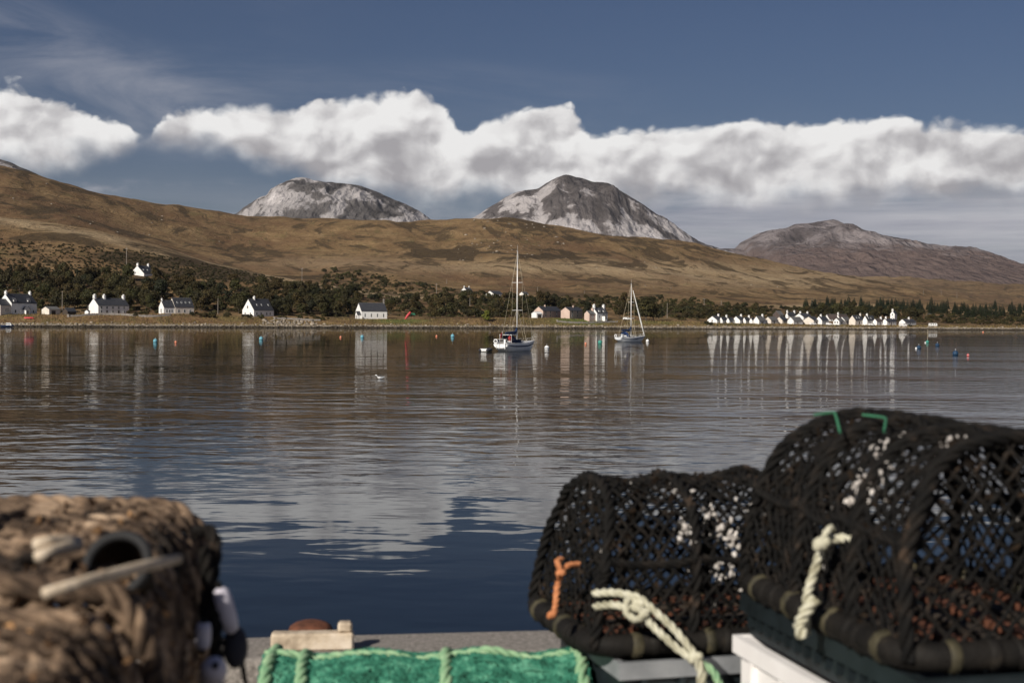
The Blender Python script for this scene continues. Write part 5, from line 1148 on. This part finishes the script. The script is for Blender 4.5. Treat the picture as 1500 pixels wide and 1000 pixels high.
def creel(name, label, loc, rz, L=.65, Wd=.45, Hh=.37, twine=None, tw=.0026, cell=.026, nexp=2.6, slope=.07, weed=None, nweed=300, nbarn=140, clumps=(), hoops=(0, .5, 1), seed=1, hoop_mat=None, hoop_r=.013, base_mat=None, tilt=0.0, skip=.02, wraps=True, netname='netting', floor=True, rail=(.62,), density=1.0):
    rr = np.random.default_rng(seed); o = empty(name, loc, rz); o.rotation_euler = (tilt, 0, rz); tag(o, label, 'lobster creel'); hoop_mat = hoop_mat or twine; base_mat = base_mat or rubber
    def sec(t):                                   # t 0..1 round the bow, from one base rail over the top to the other
        a = math.pi*(1-np.asarray(t)); c, s_ = np.cos(a), np.sin(a); e = 2/nexp
        return Wd/2*np.sign(c)*np.abs(c)**e, Hh*np.abs(s_)**e
    tt = np.linspace(0, 1, 400); yy, zz_ = sec(tt); arc = np.concatenate([[0], np.cumsum(np.hypot(np.diff(yy), np.diff(zz_)))]); AL = arc[-1]
    def S_(u, a_):                               # u along the length 0..1, a_ arc length
        t = np.interp(a_, arc, tt); y, z = sec(t); inset = slope*(z/Hh)**1.3; x = -L/2+inset+(L-2*inset)*u
        sagk = (.5+.5*np.cos(u*2*math.pi*(len(hoops)-1)))  # netting draws in between the hoops
        k = 1-.035*(1-sagk)
        return np.stack([x, y*k, z*k+.02], -1)
    segA = []; segB = []
    nu = int(L/cell); na = int(AL/(cell*1.15*density)); 
    du = rr.normal(size=(2*nu+3, na+2))*.0016; da = rr.normal(size=(2*nu+3, na+2))*.0022
    def K(i, j):
        u = np.clip((i/2)/nu+du[i, j]/L, 0, 1); a_ = np.clip((j+(.5 if i % 2 else 0))/na*AL+da[i, j], 0, AL); p = S_(u, a_)
        return p+rr.normal(size=3)*.0012
    G = {}
    for i in range(2*nu+1):
        for j in range(na+1): G[i, j] = K(i, j)
    for i in range(2*nu):
        for j in range(na):
            a0 = G[i, j]
            for b0_ in ((i+1, j), (i+1, j-1 if i % 2 == 0 else j+1)):
                if b0_ in G and rr.random() > skip: segA.append(a0); segB.append(G[b0_])
    # end panels
    for e in (0, 1):
        q = cell*1.05; ny = int(Wd/q); nz = int(Hh/q)
        E = {}
        for i in range(2*ny+1):
            for j in range(nz+1):
                y = -Wd/2+i*q/2; z = (j+(.5 if i % 2 else 0))*q
                if abs(y/(Wd/2))**nexp+(z/Hh)**nexp > 1.0: continue
                ins = slope*(z/Hh)**1.3; x = (-L/2+ins) if e == 0 else (L/2-ins)
                E[i, j] = np.array([x+rr.normal()*.003+(.012 if e == 0 else -.012)*math.sin(math.pi*z/Hh), y+rr.normal()*.0015, z+.02+rr.normal()*.0015])
        for (i, j), p in E.items():
            for b0_ in ((i+1, j), (i+1, j-1 if i % 2 == 0 else j+1)):
                if b0_ in E and rr.random() > skip: segA.append(p); segB.append(E[b0_])
    A = np.array(segA); B_ = np.array(segB); rad = tw*(.75+.6*rr.random(len(A)))
    mid = (A+B_)/2+rr.normal(size=A.shape)*.0014
    V1, F1 = tubes_np(np.concatenate([A, mid]), np.concatenate([mid, B_]), np.concatenate([rad, rad]))
    kv = []; kn = np.array([G[k] for k in G]); kb = MB().ball((0, 0, 0), 1, 5, 4); bv = np.array(kb.v)
    net = np_mesh(netname, V1, F1, twine, o); tag(net, kind='stuff')
    # hoops
    for u in hoops:
        path = [S_(np.clip(u, .0, 1), q) for q in np.linspace(0, AL, 26)]; rope('hoop', path, hoop_r, hoop_mat, o, .003, seed+int(u*10))
    for q in rail:
        for a_ in (AL*.5*(1-q)+.0, AL-AL*.5*(1-q)): rope('side_rail', [S_(u, a_) for u in np.linspace(0, 1, 14)], hoop_r*.85, hoop_mat, o, .004, seed+77)
    rope('top_rail', [S_(u, AL*.5) for u in np.linspace(0, 1, 14)], hoop_r*.9, hoop_mat, o, .004, seed+5)
    # base frame wrapped in rubber
    br = .024; pth = []
    cx, cy = L/2, Wd/2
    for (sx, sy) in ((-1, -1), (1, -1), (1, 1), (-1, 1)):
        a0 = {(-1, -1): math.pi, (1, -1): -math.pi/2, (1, 1): 0, (-1, 1): math.pi/2}[sx, sy]
        for k in range(6): a = a0+k/5*math.pi/2; pth.append((sx*(cx-.06)+.06*math.cos(a), sy*(cy-.06)+.06*math.sin(a), br))
    pth.append(pth[0]); fr_ = MB().tube(pth, br, 10, False).build('base_frame', base_mat, o, True)
    if wraps:
        pv = [Vector(p) for p in pth]
        for i in range(len(pv)-1):
            d = pv[i+1]-pv[i]; nW = max(1, int(d.length/.055)) if d.length > .1 else 0
            for k in range(nW):
                c = pv[i]+d*((k+random.uniform(.2, .8))/nW)+Vector((0, 0, random.uniform(-.002, .002))); t_ = (d.normalized()+Vector((random.uniform(-.25, .25), random.uniform(-.25, .25), random.uniform(-.2, .2)))).normalized(); w_ = random.uniform(.006, .016)
                MB().tube([c-t_*w_, c-t_*w_*.5, c+t_*w_*.5, c+t_*w_], [br-.001, br+.0035, br+.0045, br-.001], 10, False).build('rubber_wrap', rope_olive if k % 3 == 0 else base_mat, fr_, True)
    if floor:
        for k in range(6): MB().box(-L/2+.05, L/2-.05, -Wd/2+.05+k*.07, -Wd/2+.05+k*.07+.035, .018, .03).build('floor_slat', rust if k % 2 else darkwood, o)
    # hauled weed and barnacles clinging to twine
    if nweed:
        k = rr.choice(len(A), nweed); c = A[k]; n_ = nweed
        d = rr.normal(size=(n_, 3)); d /= np.linalg.norm(d, axis=1)[:, None]; s_ = (.006+.012*rr.random(n_))[:, None]; b_ = np.cross(d, rr.normal(size=(n_, 3))); b_ /= np.linalg.norm(b_, axis=1)[:, None]
        V_ = np.stack([c-b_*s_*.3, c+b_*s_*.3, c+d*s_*1.2+b_*s_*.25, c+d*s_*1.3-b_*s_*.3], 1).reshape(-1, 3)
        w_ = np_mesh('seaweed', V_, np.arange(4*n_).reshape(-1, 4), weed or weedk, o); tag(w_, kind='stuff')
    if nbarn or clumps:
        pts = [A[k] for k in rr.choice(len(A), nbarn)]; sz = list(.0010+.0026*rr.random(nbarn)**2)
        for (u, fa, n_, sp) in clumps:
            for k in range(n_):
                p = S_(np.clip(u+rr.normal()*sp, 0, 1), np.clip((fa+rr.normal()*sp*.6)*AL, 0, AL)); pts.append(p+rr.normal(size=3)*.004); sz.append(.0012+.0058*rr.random()**3)
        tri = []
        for q in kb.f: tri += [(q[0], q[1], q[2])]+([(q[0], q[2], q[3])] if len(q) == 4 else [])
        V_, Fq = join_np([(bv*s_*(.5+1.1*rr.random(3))*(1+.3*rr.normal(size=bv.shape))+p, np.array(tri)) for p, s_ in zip(pts, sz)])
        b_ = np_mesh('barnacles', V_, Fq, barn, o, True); tag(b_, kind='stuff')
    return o, S_, AL
def wpt(x, y, Y): return P(x, y, Y)
# ---- right-hand creels (long axis of the near one points at the lens, the other lies across)
z3 = H-.55
A3 = Vector((.478, 2.87)); B3 = Vector((.622, 2.235)); ax3 = (B3-A3).normalized(); pr3 = Vector((-ax3.y, ax3.x)); c3 = (A3+B3)/2+pr3*.235
cr3, S3, AL3 = creel('lobster_creel', 'big black lobster creel with green ties on top, standing on the white fish box', (c3.x, c3.y, z3), math.atan2(ax3.y, ax3.x), .68, .47, .345, twine_k, .0036, .034, 2.7, .065, nweed=900, nbarn=170, clumps=((.66, .25, 70, .03), (.72, .31, 40, .03), (.60, .36, 24, .03), (.45, .14, 8, .08), (.82, .42, 30, .03)), hoops=(0, .36, .70, 1), seed=31, hoop_r=.0125, skip=.03)
z2 = H-.69
A2 = Vector((.056, 3.34)); B2 = Vector((.174, 2.90)); ax2 = Vector((B2.y-A2.y, -(B2.x-A2.x)))*-1; ax2 = ax2.normalized(); c2 = (A2+B2)/2+ax2*.33
cr2, S2, AL2 = creel('lobster_creel', 'black lobster creel with orange tie and pale knotted rope, left of the bigger one', (c2.x, c2.y, z2), math.atan2(ax2.y, ax2.x), .67, .46, .325, twine_k, .0036, .032, 2.5, .075, nweed=1000, nbarn=150, clumps=((.30, .26, 50, .025), (.40, .30, 30, .03), (.47, .24, 70, .025), (.45, .17, 40, .03), (.34, .38, 12, .04), (.55, .3, 18, .04)), hoops=(0, .33, .66, 1), seed=57, hoop_r=.0120, skip=.02)
# ---- brown creels on the left
z1 = H-.70
axL = Vector((.12, -.99)).normalized()
crL, SL, ALL = creel('lobster_creel', 'brown weed-crusted creel topmost of the stack by the hanging floats', (-.70, 1.80, z1), math.atan2(axL.y, axL.x), .66, .56, .40, twine_b, .0062, .034, 9.0, .012, weed=weedm, nweed=1900, nbarn=260, hoops=(0, .18, .62, 1), seed=73, hoop_r=.013, skip=.02, base_mat=rubber)
creel('lobster_creel', 'dark lower creel under the brown weed-crusted one', (-.66, 1.86, DZ), math.atan2(axL.y, axL.x), .70, .60, .40, twine_k, .0034, .030, 4.0, .02, weed=weedk, nweed=500, nbarn=120, hoops=(0, .5, 1), seed=75, skip=.05)
creel('lobster_creel', 'brown creel with a pale batten across its top, in front of the stack', (-.60, 1.08, H-.72), math.atan2(axL.y, axL.x)+.06, .62, .56, .40, twine_b, .0062, .034, 9.0, .02, weed=weedm, nweed=2200, nbarn=200, hoops=(0, .5, 1), seed=79, hoop_r=.013, skip=.02)
creel('lobster_creel', 'dark creel at the foot of the front stack', (-.62, 1.10, DZ), math.atan2(axL.y, axL.x)+.04, .66, .58, .395, twine_k, .0034, .032, 4.0, .02, weed=weedk, nweed=300, nbarn=60, hoops=(0, 1), seed=81, skip=.05)
# battens
def stick(label, a, b, r):
    a, b = Vector(a), Vector(b); o = MB().tube([a, a.lerp(b, .3)+Vector((.002, 0, .002)), a.lerp(b, .7)+Vector((-.002, 0, .001)), b], [r*.9, r, r*1.05, r*.95], 8).build('wooden_batten', oldwood, None, True); tag(o, label, 'batten')
stick('long pale wooden batten lying across the brown creels', wpt(66, 868, 1.36), wpt(262, 818, 1.55), .0062)
stick('short pale stick lying on the brown creel, upper of a pair', wpt(52, 797, 1.60), wpt(116, 794, 1.66), .0075)
stick('short pale stick crossing under its pair on the brown creel', wpt(55, 815, 1.58), wpt(116, 798, 1.65), .0075)
# dark entrance ring with its netted funnel, tipped towards the sun
er = torus_mb((0, 0, 0), .036, .0065, 2, 28, 8).build('entrance_ring', BL, None, True)
er.location = wpt(172, 806, 1.62)+Vector((0, 0, -.016)); er.rotation_euler = (R(58), R(6), R(-10))
er.parent = crL; er.matrix_parent_inverse = crL.matrix_basis.inverted()
MB().tube([(0, 0, .0), (0, 0, -.03), (0, 0, -.08)], [.034, .03, .02], 18, False).build('funnel', weedk, er, True)
# hanging ropes and floats on the stack's dark side
flo = pmat('float_lilac', [(0.46, 0.43, 0.50), (0.62, 0.60, 0.66)], 12, rough=.5)
def hang_rope(label, pts, r, mat): 
    V_, f = rope_mb([wpt(*p) for p in pts], r, jitter=.003, seed=int(pts[0][0])); o = np_mesh('rope', V_, f, mat, None, True); tag(o, label, 'rope'); return o
hang_rope('black rope looped over the side of the brown stack', [(285, 775, 1.95), (305, 770, 1.96), (318, 800, 1.95), (312, 850, 1.94), (300, 880, 1.93), (296, 930, 1.92)], .009, twine_k)
hang_rope('black rope hanging straight down past the floats', [(300, 800, 1.93), (308, 860, 1.93), (318, 920, 1.92), (322, 1000, 1.9), (322, 1060, 1.88)], .009, twine_k)
hang_rope('thin dark line trailing from the floats to the deck', [(316, 850, 1.95), (325, 880, 1.95), (345, 930, 1.97), (362, 1010, 1.98)], .004, twine_k)
def floatb(label, x, y, Y, r, ln, tilt):
    o = empty('net_float', wpt(x, y, Y)); o.rotation_euler = tilt; tag(o, label, 'float')
    MB().tube([(0, 0, -ln), (0, 0, -ln*.85), (0, 0, -ln*.4), (0, 0, ln*.4), (0, 0, ln*.85), (0, 0, ln)], [r*.35, r*.85, r, r, r*.85, r*.35], 14).build('body', flo, o, True)
    MB().tube([(0, 0, -ln*1.25), (0, 0, ln*1.25)], .004, 6).build('cord', twine_k, o)
floatb('lilac-white net float hanging higher on the dark side of the stack', 331, 893, 1.93, .0125, .034, (R(14), R(-12), 0))
floatb('lilac-white net float lying lower beside the brown stack', 312, 985, 1.80, .017, .038, (R(60), R(30), 0))
floatb('small pale float half hidden in the netting of the brown stack', 298, 930, 1.82, .010, .018, (R(10), R(5), 0))
o = MB().ball((0, 0, 0), .022, 12, 8, (.8, .8, 1.35)).build('dark_float', cblack, None, True); o.location = wpt(345, 947, 1.95); tag(o, 'black teardrop float hanging by the lilac float', 'float')
# ---- green creel on the deck
gc = P(640, 955, 3.02); 
crG, SG, ALG = creel('green_creel', 'green netted creel with pale green roped hoops lying on the deck', (-.185, 3.12, DZ), R(3), .74, .44, .345, twine_g, .0040, .016, 2.6, .02, nweed=0, nbarn=14, hoops=(.02, .12, .56, .98), seed=91, hoop_mat=rope_g, hoop_r=.014, skip=.0, rail=(.80,), base_mat=greenp, wraps=False, density=.55)
for k in range(26):   # twine drawn along the top
    a_ = ALG*(.5+(k-12.5)/26*.50); rope('top_twine', [SG(u, a_) for u in np.linspace(.12, .98, 10)], .0028, twine_g, crG, .004, k)
MB().box(-.32, .33, -.17, .17, .03, .29).build('packed_netting', BL, crG)
# ---- timber and rusty fitting on the kerb
o = MB().box(-.118, .118, -.028, .028, 0, .050).box(.072, .113, -.02, .024, .05, .078).build('timber_block', oldwood); bm_ = o.modifiers.new('b', 'BEVEL'); bm_.width = .006
q = P(458, 956, 4.08); o.location = (q.x, q.y, DZ+.151); o.rotation_euler = (0, 0, PA-.05); tag(o, 'short weathered timber block lying on the pier kerb', 'timber')
q = P(455, 950, 4.22); o = empty('mooring_bollard', (q.x, q.y, DZ+.15)); tag(o, 'low rusty domed mooring bollard on the kerb behind the timber', 'bollard')
MB().ball((0, 0, .028), .066, 18, 8, (1, 1, .42)).build('cap', rust, o, True); MB().tube([(0, 0, -.02), (0, 0, .03)], .048, 16).build('stem', rust, o)
# ---- fish boxes
def fish_box(name, label, c, rz, L, Wd, z0, z1, mat, ribs=5, rim=.016, lip=None):
    o = empty(name, (c[0], c[1], z0), rz); tag(o, label, 'fish box'); h = z1-z0; t_ = .012
    sh_ = MB().box(-L/2, L/2, -Wd/2, -Wd/2+t_, .0, h-.002).box(-L/2, L/2, Wd/2-t_, Wd/2, .0, h-.002).box(-L/2, -L/2+t_, -Wd/2+t_, Wd/2-t_, 0, h-.002).box(L/2-t_, L/2, -Wd/2+t_, Wd/2-t_, 0, h-.002).box(-L/2+t_, L/2-t_, -Wd/2+t_, Wd/2-t_, .0, .012).build('shell', mat, o)
    MB().box(-L/2-rim, L/2+rim, -Wd/2-rim, -Wd/2-.001, h-.035, h).box(-L/2-rim, L/2+rim, Wd/2+.001, Wd/2+rim, h-.035, h).box(-L/2-rim, -L/2-.001, -Wd/2, Wd/2, h-.035, h).box(L/2+.001, L/2+rim, -Wd/2, Wd/2, h-.035, h).build('rim', lip or mat, o)
    for k in range(ribs):
        q = -L/2+(k+.5)*L/ribs
        for sg in (-1, 1): MB().box(q-.006, q+.006, sg*(Wd/2+.006)-.006, sg*(Wd/2+.006)+.006, .02, h-.037).build('rib', mat, o)
    return o
a3 = math.atan2(ax3.y, ax3.x); cb = c3
fish_box('fish_box', 'dark teal fish box directly under the big black creel', (cb.x+.01, cb.y-.01), a3, .70, .46, H-.635, z3-.003, plas_t, 16)
fish_box('fish_box', 'white fish box under the dark teal one', (cb.x+.005, cb.y-.015), a3, .73, .475, H-.875, H-.640, plas_w, 5, .014)
fish_box('fish_box', 'white fish box lowest of the stack under the big creel', (cb.x, cb.y-.01), a3+.02, .73, .475, DZ+.002, H-.880, plas_w, 5, .014)
a2 = math.atan2(ax2.y, ax2.x); cc = c2
fish_box('fish_box', 'dark teal fish box under the creel with the orange tie', (cc.x+.06, cc.y-.02), a2, .66, .44, H-.90, z2-.003, plas_t, 8, .014, plas_g)
fish_box('fish_box', 'grey fish box lowest under the creel with the orange tie', (cc.x+.06, cc.y-.02), a2, .66, .44, DZ+.002, H-.905, plas_g, 5)
# ---- ropes on the right-hand creels
def tied_rope(name, label, strands, knots):
    """one rope made of several runs and knots, hung from an Empty at its fast end"""
    b0_ = wpt(*strands[0][1][0]); o = empty(name, b0_); tag(o, label, 'rope')
    for nm, pts, r, mat in strands:
        V_, f = rope_mb([wpt(*p)-b0_ for p in pts], r, jitter=.0035, seed=int(pts[0][0]+pts[0][1])); np_mesh(nm, V_, f, mat, o, True)
    for x, y, Y, r, mat in knots:
        c = wpt(x, y, Y)-b0_; k = r
        MB().ball(c, k, 10, 6, (1.1, .8, .9)).ball(c+Vector((k*.6, -k*.3, k*.3)), k*.6, 8, 5).ball(c+Vector((-k*.5, -k*.3, -k*.3)), k*.65, 8, 5).build('knot', mat, o, True)
tied_rope('orange_tie', 'orange rope tie knotted on the end of the left black creel',
    [('run', [(846, 826, 2.97), (832, 826, 2.95), (822, 836, 2.94), (815, 860, 2.93), (811, 885, 2.92), (806, 902, 2.91)], .0065, rope_o), ('tail', [(824, 834, 2.935), (816, 824, 2.93), (826, 818, 2.94)], .006, rope_o)], [(821, 838, 2.93, .009, rope_o), (808, 900, 2.90, .009, rope_o)])
tied_rope('knotted_rope', 'pale doubled rope knotted across the left black creel, its tails hanging down',
    [('strand', [(872, 868, 2.86), (900, 868, 2.82), (930, 874, 2.80), (965, 900, 2.78), (1000, 935, 2.76), (1022, 962, 2.75)], .0080, rope_c),
     ('strand', [(874, 890, 2.86), (905, 884, 2.82), (935, 888, 2.79), (955, 912, 2.78), (990, 948, 2.76), (1018, 968, 2.745)], .0080, rope_c),
     ('loop', [(920, 876, 2.79), (916, 898, 2.78), (930, 908, 2.77), (948, 896, 2.78)], .0075, rope_c),
     ('tail', [(1020, 962, 2.745), (1028, 985, 2.74), (1026, 1030, 2.73), (1020, 1080, 2.72)], .0095, rope_c),
     ('green_tail', [(1022, 965, 2.75), (1046, 985, 2.74), (1058, 1030, 2.73), (1060, 1080, 2.72)], .0080, rope_g)], [(934, 884, 2.80, .015, rope_c), (1018, 962, 2.74, .013, rope_c)])
tied_rope('hanging_rope', 'pale rope tied down the side of the big black creel with a frayed end',
    [('run', [(1255, 786, 2.44), (1225, 786, 2.46), (1205, 797, 2.46), (1196, 830, 2.47), (1188, 868, 2.47), (1182, 900, 2.47), (1180, 932, 2.46)], .0085, rope_c),
     ('frayed_end', [(1190, 868, 2.455), (1178, 890, 2.45), (1174, 915, 2.45), (1178, 936, 2.45)], .0115, rope_c), ('stub', [(1206, 792, 2.45), (1212, 778, 2.45), (1220, 772, 2.46)], .007, rope_c)], [(1203, 796, 2.44, .014, rope_c)])
hang_rope('green twine tie over the far end of the big creel top', [(1196, 607, 2.72), (1222, 606, 2.66), (1232, 632, 2.60)], .0028, greenp)
hang_rope('green twine tie over the middle of the big creel top', [(1262, 607, 2.66), (1296, 609, 2.60), (1298, 634, 2.54)], .0028, greenp)

# ================================================================== haze: the clear but not empty air between pier and mountains
hz = bpy.data.materials.new('haze_air'); hz.use_nodes = True; t = NT(hz.node_tree); t.n.clear()
pv = t.node('ShaderNodeVolumePrincipled', i_Color=(0.86, 0.90, 1.0), i_Density=1.4e-5, i_Anisotropy=0.2)
t.l.new(pv.outputs[0], t.node('ShaderNodeOutputMaterial').inputs['Volume'])
hb = MB().box(-12000, 12000, -3100, 14000, -9, 880).build('haze', hz); tag(hb, 'thin pale sea air fading the far mountains', 'haze', kind='stuff')
